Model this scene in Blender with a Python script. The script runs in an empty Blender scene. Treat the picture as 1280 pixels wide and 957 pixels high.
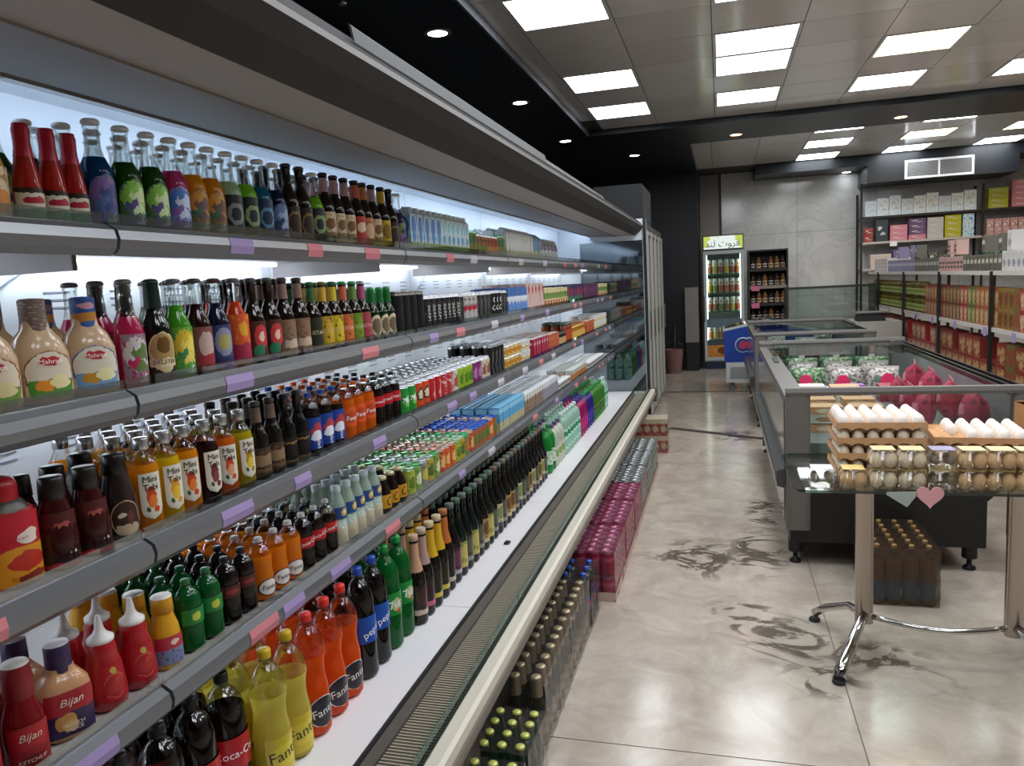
import bpy, bmesh, math, random
from mathutils import Vector, Matrix
random.seed(7)
R = math.radians
sc = bpy.context.scene
COL = sc.collection

# ------------------------------------------------------------------ camera
FPX = 944.0
yaw, pitch, roll = R(-15.7), R(-7.44), R(-3.07)
cf = Vector((math.sin(yaw) * math.cos(pitch), math.cos(yaw) * math.cos(pitch), math.sin(pitch)))
cr = Vector((math.cos(yaw), -math.sin(yaw), 0))
cu = cr.cross(cf)
cr, cu = math.cos(roll) * cr + math.sin(roll) * cu, -math.sin(roll) * cr + math.cos(roll) * cu
CAM = Vector((0, 0, 1.5))
camd = bpy.data.cameras.new('camera')
camd.sensor_fit = 'HORIZONTAL'
camd.sensor_width = 36.0
camd.lens = FPX / 1280 * 36.0
camd.clip_start = 0.02
cam = bpy.data.objects.new('camera', camd)
COL.objects.link(cam)
cam.matrix_world = Matrix(((cr.x, cu.x, -cf.x, CAM.x), (cr.y, cu.y, -cf.y, CAM.y), (cr.z, cu.z, -cf.z, CAM.z), (0, 0, 0, 1)))
sc.camera = cam

# ------------------------------------------------------------------ world, exposure
world = bpy.data.worlds.new('world')
sc.world = world
world.use_nodes = True
world.node_tree.nodes['Background'].inputs[0].default_value = (0.75, 0.85, 1.0, 1)
world.node_tree.nodes['Background'].inputs[1].default_value = 0.08
vs = sc.view_settings
vs.view_transform = 'Standard'
vs.look = 'None'
vs.gamma = 1.0
vs.use_curve_mapping = False
vs.exposure = 0.62

PANEL_E = 9.0      # ceiling light panels
DOWN_E = 14.0      # recessed downlights
LED_E = 10.0       # light strips in the display case


def ray(x, y):
    return cf + (x - 640) / FPX * cr - (y - 478.5) / FPX * cu


def onx(x, y, X):
    d = ray(x, y)
    return CAM + d * ((X - CAM.x) / d.x)


def ony(x, y, Y):
    d = ray(x, y)
    return CAM + d * ((Y - CAM.y) / d.y)


def onz(x, y, Z):
    d = ray(x, y)
    return CAM + d * ((Z - CAM.z) / d.z)


# ------------------------------------------------------------------ materials
def lin(h):
    if not isinstance(h, str):
        return tuple(h[:3])
    h = h.lstrip('#')
    v = [int(h[i:i + 2], 16) / 255 for i in (0, 2, 4)]
    return tuple(c / 12.92 if c <= .04045 else ((c + .055) / 1.055) ** 2.4 for c in v)


MATS = {}


def newmat(name):
    m = bpy.data.materials.new(name)
    m.use_nodes = True
    nt = m.node_tree
    nt.nodes.clear()
    out = nt.nodes.new('ShaderNodeOutputMaterial')
    return m, nt, out


def princ(nt, col, rough=.5, metal=0., spec=.5, coat=0.):
    b = nt.nodes.new('ShaderNodeBsdfPrincipled')
    b.inputs['Base Color'].default_value = (*lin(col), 1)
    b.inputs['Roughness'].default_value = rough
    b.inputs['Metallic'].default_value = metal
    b.inputs['Specular IOR Level'].default_value = spec
    b.inputs['Coat Weight'].default_value = coat
    return b


def mat(col, rough=.5, metal=0., spec=.5, coat=0., var=0., vscale=8., name=None):
    key = ('p', col, rough, metal, spec, coat, var, vscale)
    if key in MATS:
        return MATS[key]
    m, nt, out = newmat(name or 'paint')
    b = princ(nt, col, rough, metal, spec, coat)
    if var > 0:
        tc = nt.nodes.new('ShaderNodeTexCoord')
        no = nt.nodes.new('ShaderNodeTexNoise')
        no.inputs['Scale'].default_value = vscale
        no.inputs['Detail'].default_value = 4
        nt.links.new(tc.outputs['Object'], no.inputs['Vector'])
        mx = nt.nodes.new('ShaderNodeMix')
        mx.data_type = 'RGBA'
        c = lin(col)
        mx.inputs['A'].default_value = (*[x * (1 - var) for x in c], 1)
        mx.inputs['B'].default_value = (*[min(1, x * (1 + var)) for x in c], 1)
        nt.links.new(no.outputs['Fac'], mx.inputs['Factor'])
        nt.links.new(mx.outputs['Result'], b.inputs['Base Color'])
    nt.links.new(b.outputs[0], out.inputs[0])
    MATS[key] = m
    return m


def emit(col, strength, name='light'):
    key = ('e', col, strength)
    if key in MATS:
        return MATS[key]
    m, nt, out = newmat(name)
    e = nt.nodes.new('ShaderNodeEmission')
    e.inputs[0].default_value = (*lin(col), 1)
    e.inputs[1].default_value = strength
    nt.links.new(e.outputs[0], out.inputs[0])
    MATS[key] = m
    return m


def liquid(col, tr=.35, rough=.07):
    key = ('l', col, tr, rough)
    if key in MATS:
        return MATS[key]
    m, nt, out = newmat('liquid')
    b = princ(nt, col, rough, 0, .5)
    t = nt.nodes.new('ShaderNodeBsdfTranslucent')
    t.inputs[0].default_value = (*lin(col), 1)
    mx = nt.nodes.new('ShaderNodeMixShader')
    mx.inputs[0].default_value = tr
    nt.links.new(b.outputs[0], mx.inputs[1])
    nt.links.new(t.outputs[0], mx.inputs[2])
    nt.links.new(mx.outputs[0], out.inputs[0])
    MATS[key] = m
    return m


def glass(tint='#ffffff', refl=.12, rough=.02, body=None, bodyw=0.):
    """thin clear sheet: transparent + fresnel gloss (+ some milky body)"""
    key = ('g', tint, refl, rough, body, bodyw)
    if key in MATS:
        return MATS[key]
    m, nt, out = newmat('clear_glass')
    t = nt.nodes.new('ShaderNodeBsdfTransparent')
    t.inputs[0].default_value = (*lin(tint), 1)
    g = nt.nodes.new('ShaderNodeBsdfGlossy')
    g.inputs['Roughness'].default_value = rough
    lw = nt.nodes.new('ShaderNodeLayerWeight')
    lw.inputs[0].default_value = .35
    mp = nt.nodes.new('ShaderNodeMath')
    mp.operation = 'MULTIPLY_ADD'
    mp.inputs[1].default_value = .5
    mp.inputs[2].default_value = refl
    nt.links.new(lw.outputs['Fresnel'], mp.inputs[0])
    mx = nt.nodes.new('ShaderNodeMixShader')
    nt.links.new(mp.outputs[0], mx.inputs[0])
    nt.links.new(t.outputs[0], mx.inputs[1])
    nt.links.new(g.outputs[0], mx.inputs[2])
    last = mx
    if bodyw > 0:
        d = nt.nodes.new('ShaderNodeBsdfDiffuse')
        d.inputs[0].default_value = (*lin(body), 1)
        m2 = nt.nodes.new('ShaderNodeMixShader')
        m2.inputs[0].default_value = bodyw
        nt.links.new(mx.outputs[0], m2.inputs[1])
        nt.links.new(d.outputs[0], m2.inputs[2])
        last = m2
    nt.links.new(last.outputs[0], out.inputs[0])
    MATS[key] = m
    return m


def label(bg, ops=(), rough=.35, speck=None, spscale=40., spthr=.58, warp=.16):
    """printed face: rectangles ('r', u, v, hu, hv, col) and ellipses ('e', ...) in UV space"""
    key = ('b', bg, tuple(ops), rough, speck, spscale, spthr, warp)
    if key in MATS:
        return MATS[key]
    m, nt, out = newmat('printed_label')
    b = princ(nt, bg, rough)
    uv = nt.nodes.new('ShaderNodeUVMap')
    prev = None
    L = nt.links
    wn = nt.nodes.new('ShaderNodeTexNoise')
    wn.inputs['Scale'].default_value = 5.0
    wn.inputs['Detail'].default_value = 2
    L.new(uv.outputs[0], wn.inputs['Vector'])
    ws_ = nt.nodes.new('ShaderNodeVectorMath')
    ws_.operation = 'SUBTRACT'
    ws_.inputs[1].default_value = (.5, .5, .5)
    L.new(wn.outputs['Color'], ws_.inputs[0])
    wm_ = nt.nodes.new('ShaderNodeVectorMath')
    wm_.operation = 'MULTIPLY_ADD'
    wm_.inputs[1].default_value = (warp, warp, 0)
    L.new(ws_.outputs[0], wm_.inputs[0])
    L.new(uv.outputs[0], wm_.inputs[2])
    if speck:
        no = nt.nodes.new('ShaderNodeTexNoise')
        no.inputs['Scale'].default_value = spscale
        no.inputs['Detail'].default_value = 2
        L.new(uv.outputs[0], no.inputs['Vector'])
        gt = nt.nodes.new('ShaderNodeMath')
        gt.operation = 'GREATER_THAN'
        gt.inputs[1].default_value = spthr
        L.new(no.outputs['Fac'], gt.inputs[0])
        mx = nt.nodes.new('ShaderNodeMix')
        mx.data_type = 'RGBA'
        mx.inputs['A'].default_value = (*lin(bg), 1)
        mx.inputs['B'].default_value = (*lin(speck), 1)
        L.new(gt.outputs[0], mx.inputs['Factor'])
        prev = mx.outputs['Result']
    for op in ops:
        k, u, v, hu, hv, col = op
        s = nt.nodes.new('ShaderNodeVectorMath')
        s.operation = 'SUBTRACT'
        s.inputs[1].default_value = (u, v, 0)
        L.new(wm_.outputs[0], s.inputs[0])
        d = nt.nodes.new('ShaderNodeVectorMath')
        d.operation = 'MULTIPLY'
        d.inputs[1].default_value = (1 / hu, 1 / hv, 0)
        L.new(s.outputs[0], d.inputs[0])
        lt = nt.nodes.new('ShaderNodeMath')
        lt.operation = 'LESS_THAN'
        lt.inputs[1].default_value = 1.0
        if k == 'e':
            ln = nt.nodes.new('ShaderNodeVectorMath')
            ln.operation = 'LENGTH'
            L.new(d.outputs[0], ln.inputs[0])
            L.new(ln.outputs['Value'], lt.inputs[0])
        else:
            ab = nt.nodes.new('ShaderNodeVectorMath')
            ab.operation = 'ABSOLUTE'
            L.new(d.outputs[0], ab.inputs[0])
            sp = nt.nodes.new('ShaderNodeSeparateXYZ')
            L.new(ab.outputs[0], sp.inputs[0])
            mm = nt.nodes.new('ShaderNodeMath')
            mm.operation = 'MAXIMUM'
            L.new(sp.outputs[0], mm.inputs[0])
            L.new(sp.outputs[1], mm.inputs[1])
            L.new(mm.outputs[0], lt.inputs[0])
        mx = nt.nodes.new('ShaderNodeMix')
        mx.data_type = 'RGBA'
        if prev is None:
            mx.inputs['A'].default_value = (*lin(bg), 1)
        else:
            L.new(prev, mx.inputs['A'])
        mx.inputs['B'].default_value = (*lin(col), 1)
        L.new(lt.outputs[0], mx.inputs['Factor'])
        prev = mx.outputs['Result']
    if prev is not None:
        L.new(prev, b.inputs['Base Color'])
    L.new(b.outputs[0], out.inputs[0])
    MATS[key] = m
    return m


# ------------------------------------------------------------------ mesh builder
class MB:
    def __init__(s):
        s.v, s.f, s.m, s.sm, s.uv = [], [], [], [], []

    def face(s, idx, mi=0, smooth=False, uv=None):
        s.f.append(tuple(idx))
        s.m.append(mi)
        s.sm.append(smooth)
        s.uv.append(uv or [(0, 0)] * len(idx))

    def quad(s, a, b, c, d, mi=0):
        n = len(s.v)
        s.v += [tuple(a), tuple(b), tuple(c), tuple(d)]
        s.face((n, n + 1, n + 2, n + 3), mi, False, [(0, 0), (1, 0), (1, 1), (0, 1)])

    def box(s, x0, x1, y0, y1, z0, z1, mi=0, faces='xXyYzZ', mmap=None):
        mmap = mmap or {}
        q = {'X': ((x1, y0, z0), (x1, y1, z0), (x1, y1, z1), (x1, y0, z1)),
             'x': ((x0, y1, z0), (x0, y0, z0), (x0, y0, z1), (x0, y1, z1)),
             'y': ((x0, y0, z0), (x1, y0, z0), (x1, y0, z1), (x0, y0, z1)),
             'Y': ((x1, y1, z0), (x0, y1, z0), (x0, y1, z1), (x1, y1, z1)),
             'Z': ((x0, y0, z1), (x1, y0, z1), (x1, y1, z1), (x0, y1, z1)),
             'z': ((x0, y1, z0), (x1, y1, z0), (x1, y0, z0), (x0, y0, z0))}
        for k in faces:
            s.quad(*q[k], mi=mmap.get(k, mi))
        return s

    def loft(s, prof, seg=16, mi=0, cx=0, cy=0, cz=0, ex=2.0, sy=1.0, smooth=True, cap0=True, cap1=True, mid=None, rot=0.):
        """prof: (r, z) or None for a sharp break; mid(z) -> material index"""
        strips, cur = [], []
        for p in prof:
            if p is None:
                strips.append(cur)
                cur = [cur[-1]]
            else:
                cur.append(p)
        strips.append(cur)

        def ring(r, z):
            n = len(s.v)
            for i in range(seg):
                a = 2 * math.pi * i / seg + rot
                c, d = math.cos(a), math.sin(a)
                if ex != 2.0:
                    k = (abs(c) ** ex + abs(d) ** ex) ** (-1 / ex)
                else:
                    k = 1
                s.v.append((cx + r * c * k, cy + r * sy * d * k, cz + z))
            return n
        for st in strips:
            prev = None
            for (r, z) in st:
                n = ring(max(r, 1e-5), z)
                if prev is not None:
                    m = mid((z + pz) / 2) if mid else mi
                    for i in range(seg):
                        j = (i + 1) % seg
                        s.face((prev + i, prev + j, n + j, n + i), m, smooth)
                prev, pz = n, z
        ps = [p for p in prof if p]
        if cap0 and ps[0][0] > 1e-4:
            n = ring(*ps[0])
            s.face([n + i for i in range(seg)][::-1], mid(ps[0][1]) if mid else mi)
        if cap1 and ps[-1][0] > 1e-4:
            n = ring(*ps[-1])
            s.face([n + i for i in range(seg)], mid(ps[-1][1]) if mid else mi)
        return s

    def patch(s, r, z0, z1, a0, a1, seg=8, mi=0, ex=2.0, sy=1.0, r1=None, zs=1, eps=.0006, cx=0., cy=0., shape=None):
        """label wrapped on a bottle side, angles in degrees about +X, UV 0..1"""
        r1 = r if r1 is None else r1
        n = len(s.v)
        if shape:
            zs = 12
        am, ah = (a0 + a1) / 2, (a1 - a0) / 2
        us = []
        for k in range(zs + 1):
            t = k / zs
            rr = r + (r1 - r) * t + eps
            wf = 1.0
            if shape == 'oval':
                wf = math.sqrt(max(0., 1 - (2 * t - 1) ** 2))
            elif shape == 'arch' and t > .55:
                wf = math.sqrt(max(0., 1 - ((t - .55) / .45) ** 2))
            elif shape == 'tongue' and t < .25:
                wf = math.sqrt(max(0., 1 - ((.25 - t) / .25) ** 2))
            us.append(wf)
            for i in range(seg + 1):
                a = R(am + wf * ah * (2 * i / seg - 1))
                c, d = math.cos(a), math.sin(a)
                kk = (abs(c) ** ex + abs(d) ** ex) ** (-1 / ex) if ex != 2 else 1
                s.v.append((cx + rr * c * kk, cy + rr * sy * d * kk, z0 + (z1 - z0) * t))
        w = seg + 1
        for k in range(zs):
            for i in range(seg):
                a = n + k * w + i
                u0, u1, v0, v1 = i / seg, (i + 1) / seg, k / zs, (k + 1) / zs
                fu = lambda q, kk_: .5 + (q - .5) * us[kk_]
                s.face((a, a + 1, a + 1 + w, a + w), mi, True, [(fu(u0, k), v0), (fu(u1, k), v0), (fu(u1, k + 1), v1), (fu(u0, k + 1), v1)])
        return s

    def tube(s, pts, r, seg=8, mi=0, caps=True):
        pts = [Vector(p) for p in pts]
        rings = []
        for i, p in enumerate(pts):
            t = (pts[min(i + 1, len(pts) - 1)] - pts[max(i - 1, 0)]).normalized()
            up = Vector((0, 0, 1)) if abs(t.z) < .9 else Vector((1, 0, 0))
            a = t.cross(up).normalized()
            b = a.cross(t)
            n = len(s.v)
            rr = r[i] if isinstance(r, (list, tuple)) else r
            for k in range(seg):
                q = 2 * math.pi * k / seg
                s.v.append(tuple(p + a * rr * math.cos(q) + b * rr * math.sin(q)))
            rings.append(n)
        for i in range(len(rings) - 1):
            for k in range(seg):
                j = (k + 1) % seg
                s.face((rings[i] + k, rings[i] + j, rings[i + 1] + j, rings[i + 1] + k), mi, True)
        if caps:
            s.face([rings[0] + k for k in range(seg)][::-1], mi)
            s.face([rings[-1] + k for k in range(seg)], mi)
        return s

    def prism(s, poly, y0, y1, mi=0, axis='y', smooth=False, caps=True):
        """extrude closed polygon (a, z) along y (or x)"""
        n = len(s.v)
        k = len(poly)
        for yy in (y0, y1):
            for (a, z) in poly:
                s.v.append((a, yy, z) if axis == 'y' else (yy, a, z))
        for i in range(k):
            j = (i + 1) % k
            s.face((n + i, n + j, n + k + j, n + k + i), mi if not isinstance(mi, (list, tuple)) else mi[i], smooth,
                   [(0, 0), (1, 0), (1, 1), (0, 1)])
        if caps:
            m0 = mi if not isinstance(mi, (list, tuple)) else mi[0]
            s.face([n + i for i in range(k)][::-1], m0)
            s.face([n + k + i for i in range(k)], m0)
        return s

    def add(s, other, moff=0, loc=(0, 0, 0)):
        n = len(s.v)
        s.v += [(a + loc[0], b + loc[1], c + loc[2]) for a, b, c in other.v]
        for f, m, sm, uv in zip(other.f, other.m, other.sm, other.uv):
            s.f.append(tuple(i + n for i in f))
            s.m.append(m + moff)
            s.sm.append(sm)
            s.uv.append(uv)
        return s

    def mesh(s, name, mats):
        me = bpy.data.meshes.new(name)
        me.from_pydata(s.v, [], s.f)
        if not isinstance(mats, (list, tuple)):
            mats = [mats]
        for m in mats:
            me.materials.append(m)
        me.polygons.foreach_set('material_index', s.m)
        me.polygons.foreach_set('use_smooth', s.sm)
        ul = me.uv_layers.new(name='UVMap')
        flat = [c for f in s.uv for p in f for c in p]
        ul.data.foreach_set('uv', flat)
        me.update()
        return me


def obj(name, me, parent=None, loc=(0, 0, 0), rz=0.):
    o = bpy.data.objects.new(name, me)
    COL.objects.link(o)
    o.location = loc
    o.rotation_euler = (0, 0, rz)
    if parent:
        o.parent = parent
    return o


def build(name, mb, mats, parent=None, loc=(0, 0, 0), rz=0.):
    return obj(name, mb.mesh(name, mats), parent, loc, rz)


def tag(o, lab, cat, group=None):
    o['label'] = lab
    o['category'] = cat
    if group:
        o['group'] = group
    return o


def thing(name, lab, cat, loc=(0, 0, 0), rz=0., group=None):
    o = bpy.data.objects.new(name, None)
    COL.objects.link(o)
    o.empty_display_size = .05
    o.location = loc
    o.rotation_euler = (0, 0, rz)
    return tag(o, lab, cat, group)


def struct(name, mb, mats, parent=None):
    o = build(name, mb, mats, parent)
    o['kind'] = 'structure'
    return o


def text_mb(txt, size, wrap=None, z=0., rotz=False, ang=0., shear=0., eps=.0012, spacing=1.0):
    """flat lettering; wrap=(radius) bends it round a bottle facing +X (y = reading direction)"""
    cu_ = bpy.data.curves.new('lettering', 'FONT')
    cu_.body = txt
    cu_.size = size
    cu_.align_x = 'CENTER'
    cu_.align_y = 'CENTER'
    cu_.resolution_u = 2
    cu_.shear = shear
    cu_.space_line = .9
    cu_.space_character = spacing
    o = bpy.data.objects.new('lettering', cu_)
    COL.objects.link(o)
    dg = bpy.context.evaluated_depsgraph_get()
    me = bpy.data.meshes.new_from_object(o.evaluated_get(dg))
    mb = MB()
    ca, sa = math.cos(ang), math.sin(ang)
    for v in me.vertices:
        x, y = v.co.x * ca - v.co.y * sa, v.co.x * sa + v.co.y * ca
        if wrap:
            a = x / wrap
            mb.v.append(((wrap + eps) * math.cos(a), (wrap + eps) * math.sin(a), z + y))
        else:
            mb.v.append((eps, x, z + y))
    for p in me.polygons:
        mb.face(list(p.vertices), 0)
    bpy.data.objects.remove(o)
    bpy.data.meshes.remove(me)
    bpy.data.curves.remove(cu_)
    return mb


# ------------------------------------------------------------------ common materials
BLACK = mat('#14171a', .45, var=.2)
SOFFIT = mat('#171c22', .4, var=.15)
DGREY = mat('#2c2d2e', .45)
MGREY = mat('#6e6d6b', .4, var=.08)
STEEL = mat('#a9a6a2', .28, metal=.9)
CHROME = mat('#cfcdca', .08, metal=1.)
WHITE = mat('#e9ecee', .4)
CREAM = mat('#cfc8b8', .35, var=.06)
CLEAR = glass('#f4f7f6', .05)
GLASS = glass('#e6efec', .04)
GLASS_G = glass('#cfe6df', .06)
WRAP = glass('#f6f6f4', .05, .15, '#cfcac4', .02)
PAPER_W = mat('#e8e6e0', .7)
PINKP = mat('#c8787e', .7)
LILAC = mat('#9a86b4', .7)
CARD = mat('#a8743f', .8, var=.12)

# ================================================================== THE SETTING
CEIL = 3.14
SOFZ = 3.08


def floor_mat():
    m, nt, out = newmat('marble_floor')
    L = nt.links
    b = princ(nt, '#b5aa9c', .16, 0, .5)
    tc = nt.nodes.new('ShaderNodeTexCoord')
    n1 = nt.nodes.new('ShaderNodeTexNoise')
    n1.inputs['Scale'].default_value = 4.2
    n1.inputs['Detail'].default_value = 9
    n1.inputs['Roughness'].default_value = .68
    n1.inputs['Distortion'].default_value = .9
    L.new(tc.outputs['Object'], n1.inputs['Vector'])
    r1 = nt.nodes.new('ShaderNodeValToRGB')
    r1.color_ramp.elements[0].position = .3
    r1.color_ramp.elements[0].color = (*lin('#9a8e80'), 1)
    r1.color_ramp.elements[1].position = .7
    r1.color_ramp.elements[1].color = (*lin('#bdb2a4'), 1)
    L.new(n1.outputs['Fac'], r1.inputs[0])
    # thin veins
    n2 = nt.nodes.new('ShaderNodeTexNoise')
    n2.inputs['Scale'].default_value = 2.3
    n2.inputs['Detail'].default_value = 5
    n2.inputs['Distortion'].default_value = 1.4
    L.new(tc.outputs['Object'], n2.inputs['Vector'])
    s = nt.nodes.new('ShaderNodeMath')
    s.operation = 'SUBTRACT'
    s.inputs[1].default_value = .5
    L.new(n2.outputs['Fac'], s.inputs[0])
    ab = nt.nodes.new('ShaderNodeMath')
    ab.operation = 'ABSOLUTE'
    L.new(s.outputs[0], ab.inputs[0])
    mr = nt.nodes.new('ShaderNodeMapRange')
    mr.inputs['From Min'].default_value = 0
    mr.inputs['From Max'].default_value = .03
    mr.inputs['To Min'].default_value = .12
    mr.inputs['To Max'].default_value = 0
    L.new(ab.outputs[0], mr.inputs['Value'])
    mx = nt.nodes.new('ShaderNodeMix')
    mx.data_type = 'RGBA'
    L.new(mr.outputs[0], mx.inputs['Factor'])
    L.new(r1.outputs[0], mx.inputs['A'])
    mx.inputs['B'].default_value = (*lin('#85807a'), 1)
    # muddy swirls (dried spill) by the freezer and table
    wv = nt.nodes.new('ShaderNodeTexNoise')
    wv.inputs['Scale'].default_value = 2.2
    wv.inputs['Detail'].default_value = 6
    wv.inputs['Roughness'].default_value = .6
    wv.inputs['Distortion'].default_value = 2.2
    mp = nt.nodes.new('ShaderNodeMapping')
    mp.inputs['Location'].default_value = (.35, .2, 0)
    mp.inputs['Scale'].default_value = (1.2, 1.7, 1)
    L.new(tc.outputs['Object'], mp.inputs[0])
    L.new(mp.outputs[0], wv.inputs['Vector'])
    sb = nt.nodes.new('ShaderNodeMath')
    sb.operation = 'SUBTRACT'
    sb.inputs[1].default_value = .56
    L.new(wv.outputs['Fac'], sb.inputs[0])
    a2 = nt.nodes.new('ShaderNodeMath')
    a2.operation = 'ABSOLUTE'
    L.new(sb.outputs[0], a2.inputs[0])
    m2 = nt.nodes.new('ShaderNodeMapRange')
    m2.inputs['From Min'].default_value = .03
    m2.inputs['From Max'].default_value = .085
    m2.inputs['To Min'].default_value = 1
    m2.inputs['To Max'].default_value = 0
    L.new(a2.outputs[0], m2.inputs['Value'])
    # regions: ellipses on the floor
    reg = None
    for (px, py, rx, ry) in ((872, 697, .26, .33), (945, 690, .17, .40), (955, 640, .12, .4), (930, 770, .2, .22), (985, 800, .2, .25), (1030, 850, .16, .14), (1090, 820, .22, .14), (1150, 850, .12, .10), (920, 545, .22, .35)):
        pt = onz(px, py, 0)
        x, y = pt.x, pt.y
        v1 = nt.nodes.new('ShaderNodeVectorMath')
        v1.operation = 'SUBTRACT'
        v1.inputs[1].default_value = (x, y, 0)
        L.new(tc.outputs['Object'], v1.inputs[0])
        v2 = nt.nodes.new('ShaderNodeVectorMath')
        v2.operation = 'MULTIPLY'
        v2.inputs[1].default_value = (1 / rx, 1 / ry, 0)
        L.new(v1.outputs[0], v2.inputs[0])
        v3 = nt.nodes.new('ShaderNodeVectorMath')
        v3.operation = 'LENGTH'
        L.new(v2.outputs[0], v3.inputs[0])
        q = nt.nodes.new('ShaderNodeMapRange')
        q.inputs['From Min'].default_value = .55
        q.inputs['From Max'].default_value = 1.1
        q.inputs['To Min'].default_value = 1
        q.inputs['To Max'].default_value = 0
        L.new(v3.outputs['Value'], q.inputs['Value'])
        if reg is None:
            reg = q.outputs[0]
        else:
            mxx = nt.nodes.new('ShaderNodeMath')
            mxx.operation = 'MAXIMUM'
            L.new(reg, mxx.inputs[0])
            L.new(q.outputs[0], mxx.inputs[1])
            reg = mxx.outputs[0]
    mu = nt.nodes.new('ShaderNodeMath')
    mu.operation = 'MULTIPLY'
    L.new(reg, mu.inputs[0])
    L.new(m2.outputs[0], mu.inputs[1])
    mu2 = nt.nodes.new('ShaderNodeMath')
    mu2.operation = 'MULTIPLY'
    mu2.inputs[1].default_value = .88
    L.new(mu.outputs[0], mu2.inputs[0])
    mz = nt.nodes.new('ShaderNodeMix')
    mz.data_type = 'RGBA'
    L.new(mu2.outputs[0], mz.inputs['Factor'])
    L.new(mx.outputs['Result'], mz.inputs['A'])
    mz.inputs['B'].default_value = (*lin('#4a4036'), 1)
    L.new(mz.outputs['Result'], b.inputs['Base Color'])
    L.new(b.outputs[0], out.inputs[0])
    return m


FLOOR = floor_mat()
GROUT = mat('#6f685e', .8)
fl = struct('floor', MB().box(-2.2, 5.3, -3.1, 13.7, -.05, -.003), GROUT)
TS = 1.716
nx0, ny0 = .41 - 2 * TS, 2.274 - 3 * TS
for i in range(5):
    for j in range(10):
        x0, x1 = nx0 + i * TS, nx0 + (i + 1) * TS
        y0, y1 = ny0 + j * TS, ny0 + (j + 1) * TS
        x0, x1, y0, y1 = max(x0, -2.2), min(x1, 5.3), max(y0, -3.1), min(y1, 13.7)
        if x1 - x0 < .05 or y1 - y0 < .05:
            continue
        build('floor_tile', MB().box(x0 + .0022, x1 - .0022, y0 + .0022, y1 - .0022, -.003, 0, faces='xXyYZ'), FLOOR, fl)

# dark strips let into the floor
p0, p1 = onz(838, 535, .001), onz(962, 549, .001)
d = (p1 - p0).normalized()
nrm = Vector((-d.y, d.x, 0)) * .035
mb = MB()
mb.v = [tuple(p0 - nrm), tuple(p1 - nrm), tuple(p1 + nrm), tuple(p0 + nrm)]
mb.v += [(a, b, .006) for a, b, c in mb.v]
for f in ((4, 5, 6, 7), (0, 1, 5, 4), (1, 2, 6, 5), (2, 3, 7, 6), (3, 0, 4, 7)):
    mb.face(f)
tag(build('cable_cover', mb, mat('#3a3632', .5)), 'dark flat cable cover lying slantwise across the aisle floor', 'cable cover')
struct('trim_1', MB().box(-.7, 2.0, 9.88, 9.93, 0, .004), mat('#35322f', .5))

BACKY = 13.5
BEIGE = mat('#8d857c', .35, var=.06, vscale=2)


def marble_wall():
    m, nt, out = newmat('marble_wall')
    L = nt.links
    b = princ(nt, '#a5a49f', .12, 0, .5)
    tc = nt.nodes.new('ShaderNodeTexCoord')
    n1 = nt.nodes.new('ShaderNodeTexNoise')
    n1.inputs['Scale'].default_value = 1.2
    n1.inputs['Detail'].default_value = 8
    n1.inputs['Distortion'].default_value = 1.6
    L.new(tc.outputs['Object'], n1.inputs['Vector'])
    r1 = nt.nodes.new('ShaderNodeValToRGB')
    e = r1.color_ramp.elements
    e[0].position, e[0].color = .35, (*lin('#c6c5c1'), 1)
    e[1].position, e[1].color = .6, (*lin('#d6d5d1'), 1)
    x = e.new(.48)
    x.color = (*lin('#d0cfcb'), 1)
    x = e.new(.5)
    x.color = (*lin('#c2c1bd'), 1)
    x = e.new(.52)
    x.color = (*lin('#d0cfcb'), 1)
    L.new(n1.outputs['Fac'], r1.inputs[0])
    L.new(r1.outputs[0], b.inputs['Base Color'])
    L.new(b.outputs[0], out.inputs[0])
    return m


MARBLE = marble_wall()
wb = struct('wall_back', MB().box(-2.2, 5.3, BACKY, BACKY + .1, 0, 3.3), mat('#4a4a48', .6))
for i in range(5):
    for j in range(3):
        x0 = .03 + i * 1.2
        z0 = (0, 1.05, 2.1)[j]
        z1 = (1.05, 2.1, 3.14)[j]
        build('wall_panel', MB().box(x0 + .002, min(x0 + 1.198, 5.29), BACKY - .012, BACKY, z0 + .002, z1 - .002), MARBLE, wb)
build('wall_panel', MB().box(-.32, -.01, BACKY - .02, BACKY, 0, 3.14), BEIGE, wb)
struct('wall_left', MB().box(-2.3, -2.2, -3.1, 13.6, 0, 3.3), BLACK)
struct('wall_right', MB().box(5.3, 5.4, -3.1, 13.6, 0, 3.3), mat('#9a958d', .5, var=.05))
struct('wall_front', MB().box(-2.3, 5.4, -3.2, -3.1, 0, 3.3), mat('#8a857e', .5, var=.05))
# black partition behind the cooler run
struct('wall_partition', MB().box(-2.2, -.33, 12.35, BACKY, 0, 3.2), BLACK)
# ceiling: base slab + pieces
TILE = mat('#e8e4df', .14, 0, .6, var=.04, vscale=3)
TILE2 = mat('#dedad4', .16, 0, .6, var=.04, vscale=3)
ce = struct('ceiling', MB().box(-2.3, 5.4, -3.2, 13.6, CEIL + .004, CEIL + .12), mat('#3d3b39', .7))
lit = {}
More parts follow.
